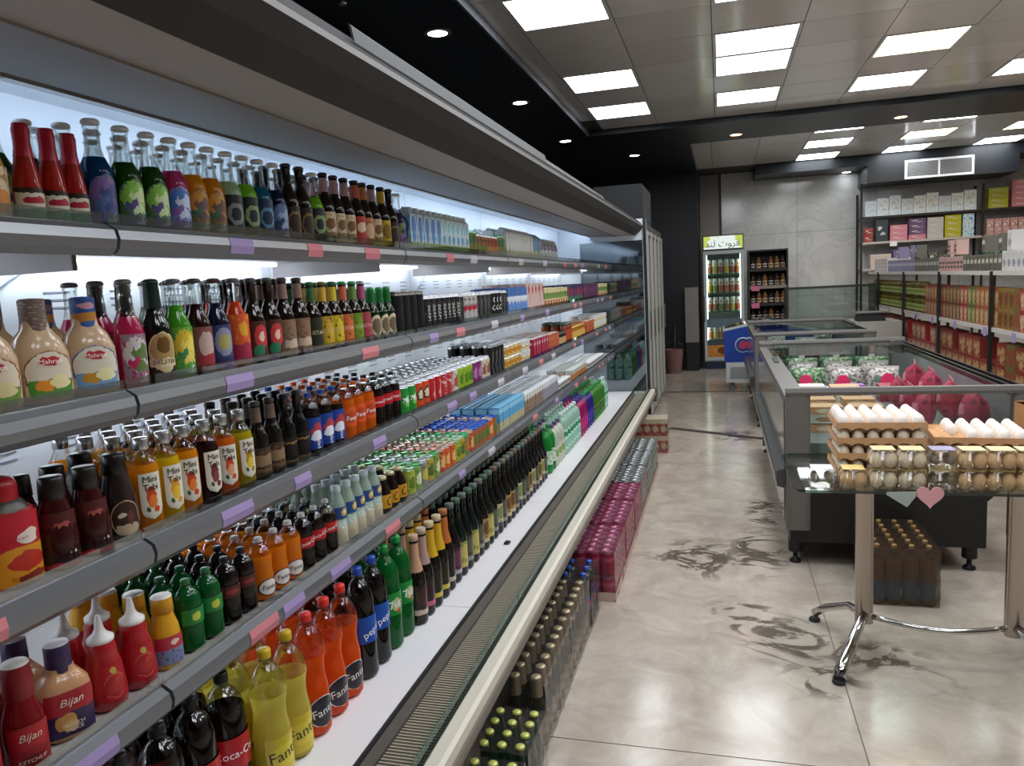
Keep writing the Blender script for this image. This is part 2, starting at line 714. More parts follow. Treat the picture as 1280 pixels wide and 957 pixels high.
# lit panels: (column, row) in the 0.6 m grid (origin x=-1.23, y=8.08 row end)
GX0, GY0 = -1.23, 8.09 - 14 * .6
litcells = {(0, 13): 'w', (0, 11): 'w', (0, 8): 'w', (0, 7): 'w', (2, 13): 'w', (2, 11): 'w', (2, 10): 'w', (4, 13): 'w', (4, 11): 'y', (6, 13): 'w', (6, 11): 'w',
            (2, 8): 'w', (0, 5): 'w', (2, 5): 'w', (4, 5): 'w', (2, 2): 'w', (4, 1): 'w',  # out-of-view panels added to throw frontal light on the display case
            (2, 7): 'w', (4, 8): 'w', (4, 6): 'w', (6, 8): 'w', (0, 4): 'w', (2, 4): 'w', (4, 3): 'w', (8, 11): 'w', (6, 5): 'w', (0, 1): 'w', (3, 0): 'w'}
lit2 = {(4, 1): 'w', (4, 3): 'w', (4, 5): 'w', (6, 3): 'y', (6, 5): 'w', (8, 5): 'w', (8, 3): 'y', (6, 1): 'w'}
tile_me = MB().box(.003, .597, .003, .597, CEIL, CEIL + .01, faces='xXyYz').mesh('ceiling_tile', TILE)
tile_me2 = MB().box(.003, .597, .003, .597, CEIL, CEIL + .01, faces='xXyYz').mesh('ceiling_tile', TILE2)
fr = MB().box(.003, .597, .003, .028, CEIL - .004, CEIL + .006).box(.003, .597, .572, .597, CEIL - .004, CEIL + .006)
fr.box(.003, .028, .028, .572, CEIL - .004, CEIL + .006).box(.572, .597, .028, .572, CEIL - .004, CEIL + .006)
frame_me = fr.mesh('frame', mat('#d8d8d6', .4))
dif_w = MB().box(.028, .572, .028, .572, CEIL - .001, CEIL + .004, faces='z').mesh('diffuser', emit('#f3f8ff', PANEL_E))
dif_y = MB().box(.028, .572, .028, .572, CEIL - .001, CEIL + .004, faces='z').mesh('diffuser', emit('#ffe9b0', PANEL_E * .75))
LIGHTS = []


def ceil_cell(x, y, c):
    if c:
        t = thing('ceiling_light_panel', '', 'light panel', (x, y, 0), group='square ceiling light panels')
        obj('frame', frame_me, t)
        obj('diffuser', dif_w if c == 'w' else dif_y, t)
        LIGHTS.append((t, x, y, c))
    else:
        obj('ceiling_tile', tile_me if random.random() < .6 else tile_me2, ce, (x, y, 0))


for i in range(-0, 11):
    for j in range(0, 14):
        ceil_cell(GX0 + i * .6, GY0 + j * .6, litcells.get((i, j)))
for j in range(14):                                # narrow edge tiles beside the black soffit
    build('ceiling_tile', MB().box(-1.395, GX0 - .003, GY0 + j * .6 + .003, GY0 + j * .6 + .597, CEIL, CEIL + .01, faces='xXyYz'), TILE2, ce)
for i in range(11):
    build('ceiling_tile', MB().box(GX0 + i * .6 + .003, GX0 + i * .6 + .597, 8.093, 8.63, CEIL, CEIL + .01, faces='xXyYz'), TILE, ce)
G2X, G2Y = -1.29, 9.03
for i in range(2, 11):
    for j in range(1, 6):
        if G2X + i * .6 > 5:
            continue
        ceil_cell(G2X + i * .6, G2Y + .03 + j * .6, lit2.get((i, j)))
for j in range(1, 6):
    build('ceiling_tile', MB().box(-.33, G2X + 1.197, G2Y + .03 + j * .6 + .003, G2Y + .03 + j * .6 + .597, CEIL, CEIL + .01, faces='xXyYz'), TILE, ce)
# black soffits and beams
struct('trim_2', MB().box(-2.2, -1.40, -3.1, 12.35, SOFZ, CEIL + .003).box(-1.40, -.33, 9.8, 12.35, SOFZ, CEIL + .003), SOFFIT)
struct('trim_3', MB().box(-1.40, -1.385, -3.1, 8.63, SOFZ, CEIL + .002), mat('#70737a', .35))
struct('trim_4', MB().box(-1.40, 5.3, 8.63, 9.8, SOFZ, CEIL + .003), SOFFIT)
struct('trim_5', MB().box(.55, 5.3, 12.7, BACKY - .012, 2.98, CEIL + .003).box(2.15, 4.15, 12.66, BACKY - .012, 2.72, 2.98), SOFFIT)

# recessed downlights
DL = []


def downlight(px, py, z, warm, lab):
    p = onz(px, py, z)
    t = thing('downlight', lab, 'downlight', (p.x, p.y, z), group='recessed round downlights')
    build('rim', MB().loft([(.062, -.006), (.085, -.004), None, (.088, .0), (.06, .0)], 24, cap0=False, cap1=False), mat('#9a9a98', .3, metal=.5), t)
    build('lens', MB().loft([(.063, -.004), (.001, -.0045)], 24, cap0=False, cap1=False), emit('#ffc684' if warm else '#eef5ff', DOWN_E * (.8 if warm else 1)), t)


downlight(547, 41, SOFZ, 0, 'white round downlight in the black soffit, nearest of the three above the fridge')
downlight(650, 128, SOFZ, 0, 'white round downlight in the black soffit, middle of the three above the fridge')
downlight(707, 176, SOFZ, 0, 'white round downlight in the black soffit, farthest of the three above the fridge')
downlight(793, 194, SOFZ, 0, 'white round downlight before the black partition beyond the fridge end')
downlight(920, 168, SOFZ, 1, 'warm round downlight in the black cross beam, left one')
downlight(1126, 146, SOFZ, 1, 'warm round downlight in the black cross beam, right one')
downlight(1058, 215, 2.98, 0, 'white round downlight in the rear black soffit left of the vent')
downlight(1244, 199, 2.98, 1, 'warm round downlight in the rear black soffit right of the vent')
p = onz(428, 1, SOFZ - .03)
t = thing('sprinkler_head', 'small pale sprinkler head hanging from the black soffit above the fridge', 'sprinkler', (p.x, p.y, SOFZ))
build('collar', MB().loft([(.03, -.008), (.034, 0)], 16), mat('#8a8a88', .4), t)
build('nozzle', MB().loft([(.020, -.05), (.022, -.042), None, (.008, -.04), (.010, -.008)], 12), mat('#b4b4b2', .3, metal=.5), t)
# wall vent on the rear soffit
a, b_ = ony(1131, 197, 12.66), ony(1217, 221, 12.66)
t = thing('air_vent', 'white rectangular air vent grille in the rear black soffit', 'vent', (0, 0, 0))
x0, x1, z0, z1 = a.x, b_.x, 2.73, 3.0
build('frame', MB().box(x0, x1, 12.64, 12.66, z0, z0 + .03).box(x0, x1, 12.64, 12.66, z1 - .03, z1).box(x0, x0 + .03, 12.64, 12.66, z0 + .03, z1 - .03)
      .box(x1 - .03, x1, 12.64, 12.66, z0 + .03, z1 - .03).box((x0 + x1) / 2 - .012, (x0 + x1) / 2 + .012, 12.64, 12.66, z0 + .03, z1 - .03), WHITE, t)
g = MB()
n = 14
for i in range(n):
    zz = z0 + .03 + (z1 - z0 - .06) * (i + .5) / n
    g.box(x0 + .03, x1 - .03, 12.645, 12.655, zz - .003, zz + .003)
for i in range(48):
    xx = x0 + .03 + (x1 - x0 - .06) * (i + .5) / 48
    g.box(xx - .002, xx + .002, 12.647, 12.657, z0 + .03, z1 - .03)
o = build('grille', g, mat('#8c8d8c', .6), t)
o['kind'] = 'stuff'

# ================================================================== DISPLAY CASE
CY0, CY1 = -.15, 7.35
MODS = [CY0 + 1.25 * i for i in range(7)]
ZS = {'top shelf': 1.635, 'second shelf': 1.345, 'third shelf': 1.07, 'fourth shelf': .785, 'lower deck': .40}
LIPX = -1.015
case = thing('refrigerated_display_case', 'long open refrigerated display case of drinks along the left wall', 'fridge', (0, 0, 0))
BACKP = mat('#e6eef4', .35)
CANOPY = mat('#1f1d1b', .6, var=.1, vscale=2)
UNDER = mat('#aaa299', .5, var=.08, vscale=2)
UNDER2 = mat('#857e78', .5, var=.08, vscale=2)
RAILM = mat('#7d7f82', .3, metal=.55)
for i in range(6):
    y0, y1 = MODS[i], MODS[i + 1]
    bp = MB().box(-1.56, -1.52, y0 + .002, y1 - .002, .40, 2.0)
    build('back_panel', bp, BACKP, case)
    sl = MB()
    for lev in (1.50, 1.17, .92, .6):
        for k in range(6):
            for r_ in range(3):
                yy = y0 + .12 + k * .2
                sl.box(-1.52, -1.5185, yy, yy + .075, lev + r_ * .018, lev + r_ * .018 + .004)
    o = build('air_slot', sl, mat('#8a97a2', .6), case)
    o['kind'] = 'stuff'
    # deck
    build('deck_plate', MB().prism([(-1.52, .39), (-.84, .375), (-.84, .40), (-1.52, .40)], y0 + .0015, y1 - .0015), mat('#eceaec', .35, var=.02), case)
    # canopy pieces
    build('canopy', MB().prism([(-1.56, 2.05), (-.74, 2.03), (-.70, 1.985), (-.70, 1.972), (-.725, 1.935), (-.78, 1.893), (-1.2, 1.915), (-1.2, 1.97), (-1.56, 1.98)], y0 + .0002, y1 - .0002,
                               mi=[4, 4, 2, 0, 0, 1, 1, 3, 3]), [CANOPY, UNDER, mat('#6e6a64', .45, metal=.3), BACKP, mat('#1b1a19', .8, spec=.15)], case)
    build('canopy_lining', MB().prism([(-.95, 1.8969), (-1.19, 1.9095), (-1.19, 1.9155), (-.95, 1.9029)], y0 + .0002, y1 - .0002), UNDER2, case)
    build('canopy_trim', MB().box(-1.222, -1.2, y0 + .001, y1 - .001, 1.905, 1.928), mat('#b9b6ae', .2, metal=.6), case)
    build('led_tube', MB().tube([(-1.27, y0 + .05, 1.952), (-1.27, y1 - .05, 1.952)], .012, 8), emit('#d4e6ff', LED_E * .75), case)
    for nm, zs in ZS.items():
        if nm == 'lower deck':
            continue
        sh = build('shelf', MB().box(-1.5, LIPX - .012, y0 + .003, y1 - .003, zs - .022, zs).box(-1.5, -1.1, y0 + .003, y0 + .006, zs - .07, zs - .022)
                   .box(-1.5, -1.1, y1 - .006, y1 - .003, zs - .07, zs - .022), mat('#a8a4a3', .4, var=.05), case)
        prof = [(LIPX - .012, zs + .006), (LIPX - .004, zs + .004), (LIPX + .012, zs - .006), (LIPX + .016, zs - .022), (LIPX + .012, zs - .038), (LIPX, zs - .05), (LIPX - .012, zs - .046)]
        build('price_rail', MB().prism(prof, y0 + .004, y1 - .004, smooth=False), RAILM, sh)
        build('rail_lip', MB().box(LIPX - .009, LIPX - .006, y0 + .004, y1 - .004, zs + .002, zs + .024), glass('#e8eef0', .10), sh)
        build('led_strip', MB().box(-1.475, -1.455, y0 + .05, y1 - .05, zs - .032, zs - .0225, mmap={'Z': 1}), [emit('#eaf3ff', LED_E), WHITE], sh)
        # paper price tags slipped into the rail
        k = random.randint(2, 4)
        for q in range(k):
            yy = y0 + .1 + (1.25 - .25) * (q + random.random() * .7) / k
            w = random.uniform(.07, .11)
            m_ = random.choice([LILAC, LILAC, PINKP, PINKP, mat('#b9b4bd', .7)])
            tp = [(LIPX + .0130, zs - .0055), (LIPX + .0172, zs - .022), (LIPX + .0132, zs - .0385)]
            pm = MB().prism(tp + [(a_ - .0008, b__) for a_, b__ in tp[::-1]], yy, yy + w)
            build('price_tag', pm, m_, sh)
# mid-height diagonal braces seen on the bright back wall
for yb in (1.12, 2.33, 3.58, 4.83):
    pts = [(-1.515, yb + .02 - .0 + .25 * t_ ** 1.6 * 1.0, 1.40 + .20 * t_) for t_ in [k / 6 for k in range(7)]]
    build('brace', MB().tube(pts, .005, 6), mat('#a9b3ba', .4), case)
# air return trough, grille slats, front glass and bumper
build('trough', MB().prism([(-.84, .40), (-.80, .33), (-.69, .33), (-.675, .42), (-.670, .42), (-.66, .31), (-.85, .31), (-.85, .39)], CY0, CY1), mat('#5d574f', .45, var=.15), case)
g = MB()
yy = CY0 + .01
while yy < CY1 - .01:
    g.v += []
    g.box(-.805, -.69, yy, yy + .005, .345, .388, faces='xXyYZ')
    yy += .0125
o = build('grille', g, mat('#b5ad9c', .35, metal=.2), case)
o['kind'] = 'stuff'
build('trough_edge', MB().box(-.846, -.838, CY0, CY1, .395, .408), DGREY, case)
for i in range(6):
    build('front_glass', MB().box(-.682, -.677, MODS[i] + .004, MODS[i + 1] - .004, .41, .455), GLASS_G, case)
build('bumper', MB().prism([(-.669, .425), (-.638, .425), (-.628, .417), (-.628, .385), (-.669, .385)], CY0, CY1), CREAM, case)
build('bumper_base', MB().prism([(-.669, .384), (-.622, .384), (-.618, .374), (-.626, .366), (-.624, .354), (-.632, .347), (-.632, .336), (-.644, .325), (-.669, .32)], CY0, CY1), mat('#6d655a', .4, var=.1), case)
build('kick_plate', MB().prism([(-1.56, 0), (-.86, 0), (-.86, .27), (-.70, .315), (-.656, .32), (-.66, .37), (-1.56, .38)], CY0, CY1), mat('#3b3733', .5, var=.1), case)
# far end wall: white cheek with dark reflective glass, dark front strip
o = build('end_panel', MB().box(-1.56, -.70, CY1 + .001, CY1 + .045, 0, 2.05), mat('#dfe6ea', .4), case)


def darkglass():
    m, nt, out = newmat('dark_mirror_glass')
    b = princ(nt, '#12181c', .05, 0, .5)
    gl = nt.nodes.new('ShaderNodeBsdfGlossy')
    gl.inputs[0].default_value = (.75, .85, .9, 1)
    gl.inputs['Roughness'].default_value = .03
    mx = nt.nodes.new('ShaderNodeMixShader')
    mx.inputs[0].default_value = .22
    nt.links.new(b.outputs[0], mx.inputs[1])
    nt.links.new(gl.outputs[0], mx.inputs[2])
    nt.links.new(mx.outputs[0], out.inputs[0])
    return m


DMIRROR = darkglass()
build('end_glass', MB().box(-1.31, -.71, CY1 - .008, CY1, .405, 1.85), DMIRROR, case)
build('end_strip', MB().box(-.70, -.672, CY1 - .012, CY1 + .05, .02, 2.05, mmap={'X': 1}), [mat('#23282b', .3), mat('#9fa2a2', .35)], case)
build('end_panel', MB().box(-1.56, -.66, CY0 - .05, CY0 - .001, 0, 2.05), DGREY, case)
build('end_cap', MB().box(-.70, -.615, CY1 - .012, CY1 + .045, .30, .43), mat('#55565a', .3), case)
# grey board standing on the case top
o = build('board', MB().prism([(-.725, 2.018), (-.719, 2.012), (-.725, 2.045), (-.731, 2.05)], 1.50, 3.30).prism([(-.725, 2.018), (-.719, 2.012), (-.725, 2.03), (-.731, 2.035)], 3.30, 5.0), mat('#2c2e2f', .55, var=.2, vscale=14), case)

# ================================================================== PRODUCT KINDS
KINDS = {}


class Kind:
    """parts: list of (name, MB, [materials], parent_index or None)"""
    def __init__(s, name, cat, desc, parts, w):
        s.name, s.cat, s.desc, s.w = name, cat, desc, w
        s.parts = [(n, mb.mesh(n, ms), par) for n, mb, ms, par in parts]
        s.raw = parts
        s.joined = None

    def joined_mesh(s):
        if s.joined is None:
            j, mats = MB(), []
            for n, mb, ms, par in s.raw:
                j.add(mb, len(mats))
                mats += ms if isinstance(ms, (list, tuple)) else [ms]
            s.joined = j.mesh(s.name, list(mats))
        return s.joined


PLACED = []


def place(k, loc, rz=0., where='', row=0, detail=True, axis='y', desc=None, scale=1.):
    if detail:
        o = bpy.data.objects.new(k.name, None)
        COL.objects.link(o)
        o.empty_display_size = .02
        made = []
        for n, me, par in k.parts:
            c = bpy.data.objects.new(n, me)
            COL.objects.link(c)
            c.parent = o if par is None else made[par]
            made.append(c)
    else:
        o = bpy.data.objects.new(k.name, k.joined_mesh())
        COL.objects.link(o)
    o.location = loc
    o.rotation_euler = (0, 0, rz)
    if scale != 1.:
        o.scale = (scale,) * 3
    PLACED.append((o, k, desc or k.desc, where, row, loc))
    return o


def crown(mb, r, z, mi, seg=14):
    mb.loft([(r * .95, z - .004), (r * 1.25, z - .003), (r * 1.22, z + .002), (r * .95, z + .005), (r * .4, z + .006)], seg, mi)


def crown_mb(r, z):
    m = MB()
    crown(m, r, z, 0)
    return m


def longneck(h, r, shoulder=.5, neck=.40):
    return [(r * .8, 0), (r * .97, .006), (r, .016), (r, h * shoulder), (r * .93, h * (shoulder + .06)), (r * .62, h * (shoulder + .16)),
            (r * neck * 1.08, h * (shoulder + .24)), (r * neck, h * .93), (r * neck * 1.12, h * .935), (r * neck * 1.12, h * .955), (r * neck * .95, h * .96), (r * neck * .95, h * .975)]


def glassbottle(name, desc, h, r, body, lab=None, labz=(.12, .48), laba=58, fill=1.0, cap='#d9dadb', shoulder=.5, neck=.40, neckwrap=None, text=None, txtcol='#e8d9a0',
                txtsize=.014, txtz=None, neckz=(.74, .93), tr=.3, capmetal=.3, ang=0., foil=None, cat='bottle', shape=None):
    b = MB().loft(longneck(h, r, shoulder, neck), 18, mid=lambda z: 0 if z < h * fill else 1)
    parts = [('bottle_body', b, [body, CLEAR], None), ('cap', crown_mb(r * neck, h * .98), [mat(cap, .3, metal=capmetal)], None)]
    if lab:
        parts.append(('label', MB().patch(r, h * labz[0], h * labz[1], -laba, laba, 10, shape=shape), [lab], None))
        if text:
            parts.append(('lettering', text_mb(text, txtsize, r, h * ((labz[0] + labz[1]) / 2) if txtz is None else h * txtz, ang=ang), [mat(txtcol, .5)], 2))
    if neckwrap:
        z0, z1 = neckz
        rr = [(r * neck * 1.25, h * z0), (r * neck * 1.1, h * z1)]
        parts.append(('neck_label', MB().loft(rr, 14, cap0=False, cap1=False), [neckwrap], None))
    if foil:
        parts.append(('foil', MB().loft([(r * neck * 1.45, h * .72), (r * neck * 1.2, h * .94), (r * neck * 1.3, h * .97), (r * neck * 1.2, h * .995), (0.001, h)], 14, cap0=False), [foil], None))
    return Kind(name, cat, desc, parts, r * 2)


def petbottle(name, desc, h, r, body, capc, lab=None, labz=(.36, .56), laba=180, text=None, txtsize=.03, txtcol='#ffffff', txtz=None, fill=.9, ang=0., extra=None, waist=.94, cat='bottle', tr=.3, txta=0., shape=None):
    pr = [(r * .62, 0), (r * .9, .006), (r * .98, h * .03), (r, h * .06), (r, h * .38), (r * (waist + .03), h * .46), (r * waist, h * .53), (r * (waist + .04), h * .60), (r * .985, h * .67), (r * .96, h * .73), (r * .86, h * .79), (r * .66, h * .845), (r * .42, h * .885), (r * .31, h * .905), (r * .29, h * .93)]
    b = MB().loft(pr, 18, mid=lambda z: 0 if z < h * fill else 1)
    b.loft([(r * .38, h * .918), (r * .38, h * .928)], 14, 1)
    cp = MB().loft([(r * .33, h * .932), (r * .345, h * .94), (r * .345, h * .985), (r * .30, h), (r * .001, h)], 16)
    parts = [('bottle_body', b, [body, CLEAR], None), ('cap', cp, [mat(capc, .35)], None)]
    if lab:
        seg = 18 if laba > 100 else 9
        parts.append(('label', MB().patch(r, h * labz[0], h * labz[1], -laba, laba, seg, eps=.0012, shape=shape), [lab], None))
    if text:
        parts.append(('lettering', text_mb(text, txtsize, r, h * ((labz[0] + labz[1]) / 2) if txtz is None else h * txtz, ang=txta, eps=.0018), [mat(txtcol, .5)], 2 if lab else None))
    return Kind(name, cat, desc, parts, r * 2)


def can(name, desc, h, r, lab, text=None, txtcol='#ffffff', txtsize=.02, txta=0., top='#c9ccd0', cat='can'):
    b = MB().loft([(r * .80, 0), (r * .84, .003), (r, h * .07), (r, h * .91)], 18, cap1=False, mi=0)
    side = MB().patch(r, h * .07, h * .91, -180, 180, 18, eps=.0004)
    lid = MB().loft([(r, h * .91), (r * .88, h * .975), (r * .89, h), (r * .84, h), None, (r * .82, h * .965), (r * .01, h * .965)], 18, cap0=False)
    lid.loft([(.008, h * .967), (.008, h * .975)], 8, cx=.006)
    parts = [('can_body', b, [mat('#b9bcc0', .25, metal=.9)], None), ('can_lid', lid, [mat(top, .28, metal=.75)], None), ('print', side, [lab], None)]
    if text:
        parts.append(('lettering', text_mb(text, txtsize, r, h * .5, ang=txta), [mat(txtcol, .4)], 2))
    return Kind(name, cat, desc, parts, r * 2)


def carton(name, desc, w, dpt, h, lab, capc=None, side='#e8e8e8', cat='carton', gable=False):
    b = MB()
    b.box(-dpt / 2, dpt / 2, -w / 2, w / 2, 0, h * (.86 if gable else 1), 1, mmap={'X': 0, 'y': 0})
    if gable:
        b.prism([(-dpt / 2, h * .86), (dpt / 2, h * .86), (.004, h), (-.004, h)], -w / 2, w / 2, 1)
        b.box(-.003, .003, -w / 2, w / 2, h * .985, h * 1.03, 1)
    parts = [('carton_body', b, [lab, mat(side, .5)], None)]
    if capc:
        parts.append(('cap', MB().loft([(.013, h * (.93 if gable else 1)), (.013, h * (.93 if gable else 1) + .014)], 12, cx=.0 if not gable else .012), [mat(capc, .4)], None))
    elif not gable:
        parts.append(('top_flap', MB().box(-.006, .006, -w / 2, w / 2, h, h + .003), [mat(side, .55)], None))
    return Kind(name, cat, desc, parts, w)


def packet(name, desc, w, dpt, h, lab, side, cat='box', flap=True):
    b = MB().box(-dpt / 2, dpt / 2, -w / 2, w / 2, 0, h, 1, mmap={'X': 0, 'y': 0})
    parts = [('box_body', b, [lab, side], None)]
    if flap:
        parts.append(('lid', MB().box(-dpt / 2 - .0008, dpt / 2 + .0008, -w / 2 - .0008, w / 2 + .0008, h * .9, h + .001), [side], None))
    return Kind(name, cat, desc, parts, w)


TOPS = 'top shelf'
# --- labels for bottles
def fruitlab(bg, ring, core, low):
    return label(bg, (('e', .5, .6, .44, .36, ring), ('e', .6, .62, .26, .20, core), ('e', .34, .42, .18, .13, low), ('e', .62, .3, .24, .1, core), ('r', .5, .06, .5, .07, low), ('r', .62, .1, .2, .03, '#d8d8d0')), speck=low, spscale=7, spthr=.55, warp=.5)


CLB = '#20242a'
H1, R1 = .192, .0285
k_moj = {}
for nm, liq, lb, d in (('blue', '#0d4f86', fruitlab('#56607e', '#7d5f9e', '#3b4a86', '#4b6aa0'), 'blue soda in clear glass bottle, white cap'),
                       ('kiwi', '#2f5a1e', fruitlab('#4d7a3a', '#8ecb4f', '#d7e8b0', '#5a4f8a'), 'dark green soda in clear glass bottle, white cap'),
                       ('pink', '#d04a86', fruitlab('#7f8fc8', '#4e78c4', '#cfdcf2', '#8a5fa8'), 'pink soda in clear glass bottle, white cap'),
                       ('mango', '#e39a16', fruitlab('#8a6a2c', '#c98f35', '#6a4f4a', '#3f6a5a'), 'orange mango soda in clear glass bottle, white cap'),
                       ('pale', '#b9cfa8', label(CLB, (('e', .5, .5, .36, .3, '#7f8a84'), ('e', .5, .5, .2, .18, CLB))), 'pale soda in clear bottle, black label'),
                       ('lime', '#8fd02a', label(CLB, (('e', .5, .5, .36, .3, '#86a06a'), ('e', .5, .5, .2, .18, CLB))), 'lime green soda in clear bottle, black label'),
                       ('teal', '#1d7e9c', label('#16304e', (('e', .5, .5, .36, .3, '#5f87a8'), ('e', .5, .5, .24, .2, '#16304e'))), 'teal soda in clear bottle, navy label'),
                       ('navy', '#1c2f56', fruitlab('#35466e', '#5f7aa8', '#9fb3c8', '#27406a'), 'navy soda in clear glass bottle, white cap'),
                       ('violet', '#4c3a66', fruitlab('#5a4a78', '#6f8a4f', '#3a2a4a', '#8a6aa0'), 'violet grape soda in clear glass bottle, white cap')):
    k_moj[nm] = glassbottle('soda_bottle', d, H1, R1, liquid(liq, .6), lb, (.06, .5), 62, shape='arch' if nm not in ('pale', 'lime', 'teal') else None, fill=.70 if nm in ('blue', 'kiwi', 'navy') else .66, cap='#f6f8f8', capmetal=0., shoulder=.50, neck=.44)
DARKG = liquid('#1a0d08', .12)
GREENG = liquid('#0e2a12', .15)
k_malt = {}
for nm, body, lb, d, kw in (('gold', DARKG, label('#241711', (('e', .5, .45, .4, .4, '#8a6b3c'), ('e', .5, .45, .33, .33, '#33231a'))), 'dark malt bottle with thin gold lines', dict(cap='#4b4745')),
                            ('cream', DARKG, label('#d8c6a0', (('e', .5, .6, .28, .2, '#7d5530'), ('r', .5, .2, .5, .1, '#8a6a44')), speck='#a8895a', spscale=14), 'dark malt bottle with cream label', dict(neckwrap=label('#c9a0a0', (), speck='#8a5a5a', spscale=8), cap='#3a3532')),
                            ('red', DARKG, label('#c33b34', (('e', .5, .6, .3, .2, '#e8d0b0'),), speck='#8a2420', spscale=9), 'dark malt bottle with red label', dict(neckwrap=mat('#d8735c', .5), cap='#3a3532')),
                            ('yellow', DARKG, label('#d0aa28', (('e', .5, .55, .36, .3, '#8a6d1a'),), speck='#8f7414', spscale=9), 'dark malt bottle with yellow neck and label', dict(neckwrap=mat('#d9b820', .5), cap='#2f2b1c')),
                            ('peach', DARKG, label('#c77a4a', (('e', .5, .5, .36, .3, '#e0b890'),), speck='#8a4a2a', spscale=9), 'dark malt bottle with peach coloured label', dict(neckwrap=mat('#d7884a', .5), cap='#3a3532'))):
    k_malt[nm] = glassbottle('malt_bottle', d, .20, .028, body, lb, (.06, .46), 60, **kw)
# red pepper sauce, squat mango jar
tb = MB().loft([(.018, 0), (.0215, .006), (.0215, .055), (.020, .07), (.0125, .115), (.011, .13), (.011, .135)], 16)
k_redsauce = Kind('sauce_bottle', 'bottle', 'slim red sauce bottle with cream and green label', [
    ('bottle_body', tb, [liquid('#b0241a', .25)], None),
    ('cap', MB().loft([(.0150, .105), (.0128, .120), (.0125, .130), (.0132, .148), (.0118, .152), (.0112, .157), (.001, .158)], 14, cap0=False), [mat('#c21e3a', .3)], None),
    ('label', MB().patch(.0215, .005, .056, -75, 75, 10), [label('#dcd6bf', (('r', .5, .16, .5, .2, '#3f8a5c'), ('r', .5, .95, .5, .1, '#2a1a14'), ('e', .55, .62, .3, .12, '#b02030')))], None)], .043)
yj = MB().loft([(.036, 0), (.041, .006), (.042, .05), (.040, .085), (.030, .12), (.017, .15), (.015, .165)], 20, ex=2.6)
k_mango = Kind('juice_bottle', 'bottle', 'wide yellow juice bottle with fruit label', [
    ('bottle_body', yj, [liquid('#d99a10', .35)], None), ('cap', MB().loft([(.018, .163), (.018, .19), (.016, .192), (.001, .192)], 16), [mat('#e2b51c', .4)], None),
    ('label', MB().patch(.042, .008, .082, -70, 70, 10, ex=2.6), [label('#e0c9a0', (('e', .62, .3, .3, .22, '#d98a2a'), ('e', .3, .25, .15, .12, '#8a5a20')), speck='#a87a48', spscale=7)], None)], .088)

# second shelf: dressing bottles
def dressing(desc, wrapc, stripes, lab_ops, bodyc='#cfae8a', h=.175, text=None):
    b = MB().loft([(.030, 0), (.036, .005), (.037, .05), (.036, .082), (.028, .107), (.018, .122), (.0165, .135)], 20, ex=2.9, sy=1.18)
    cap = MB().loft([(.0175, .118), (.0195, .121), (.0195, .168), (.018, .172), (.001, .173)], 18, cap0=False)
    parts = [('bottle_body', b, [liquid(bodyc, .2, .15)], None), ('cap_sleeve', MB().patch(.0195, .119, .170, -180, 180, 18), [label(wrapc, stripes, speck='#9a8f8a' if not stripes else None, spscale=16)], None), ('cap', cap, [mat(wrapc, .4)], None),
             ('label', MB().patch(.0368, .012, .088, -50, 50, 10, ex=2.9, sy=1.18, shape='arch'), [label(bodyc, lab_ops)], None)]
    if text:
        parts.append(('lettering', text_mb(text, .011, .040, .07, eps=.0035), [mat('#f2e8dc', .5)], 3))
    return Kind('dressing_bottle', 'bottle', desc, parts, .087)


LOP = lambda rim, bg, low, b1, b2: (('e', .5, .5, .5, .5, rim), ('e', .5, .5, .47, .47, bg), ('r', .5, .18, .44, .2, low), ('e', .36, .26, .2, .13, b1), ('e', .68, .3, .2, .15, b2), ('e', .5, .78, .22, .1, '#b5303a'))
k_dress_brown = dressing('cream dressing bottle with brown patterned cap sleeve', '#6f5d52', (), LOP('#7a5a2c', '#d8cbb4', '#4f8a35', '#e08a2a', '#e8d8a0'), text='Mahram')
k_dress_blue = dressing('cream dressing bottle with blue and orange cap sleeve', '#2e4f8a', (('r', .5, .34, .6, .16, '#b57a34'), ('r', .5, .1, .6, .1, '#3a5a9a'), ('e', .5, .75, .12, .12, '#c08a9a')), LOP('#3a5f9a', '#d8d0bc', '#6f9ac0', '#c08a2a', '#e8e0a8'), text='Mahram')
k_dress_tall = dressing('grey capped dressing bottle with red and green label', '#7d7468', (), LOP('#8a4a3a', '#d8c8b0', '#6a8a3a', '#b03a2a', '#d8c890'), text='Mahram')
H2 = .200
S2K = {}
S2K['pinkA'] = glassbottle('soda_bottle', 'pink soda bottle with dark floral label', H2, .027, liquid('#c2285a', .4), fruitlab('#8a7a86', '#c9c0c0', '#5a7a3a', '#b02a5a'), (.04, .5), 62, fill=.66, cap='#6d6f70', neck=.45)
S2K['delster'] = glassbottle('malt_bottle', 'dark green malt bottle with round cream label and foil top', H2, .029, liquid('#101410', .1), label('#2a2a20', (('e', .5, .55, .5, .46, '#cdb98c'), ('e', .5, .62, .42, .34, '#a88b58'), ('e', .52, .7, .22, .2, '#6a4a20'), ('r', .5, .3, .5, .09, '#d9c8a0'))), (.06, .5), 58,
                             cap='#2b3a33', foil=mat('#26342e', .3, metal=.4), shape='arch', text='DELSTER', txtsize=.0115, txtcol='#1c1a14', txtz=.20)
S2K['green'] = glassbottle('soda_bottle', 'bright green lemon soda bottle', H2, .027, liquid('#4da024', .4), fruitlab('#6aa038', '#d8b832', '#e8d060', '#3f8a50'), (.04, .52), 62, fill=.72, cap='#6d6f70', neck=.44)
S2K['redcup'] = glassbottle('malt_bottle', 'dark bottle with faded red cup label', H2, .027, liquid('#2a1012', .15), label('#7d4a44', (('e', .5, .6, .34, .3, '#c0a098'), ('r', .5, .2, .4, .16, '#9a3038'))), (.04, .5), 60, fill=.8, cap='#4a4a48', neck=.44)
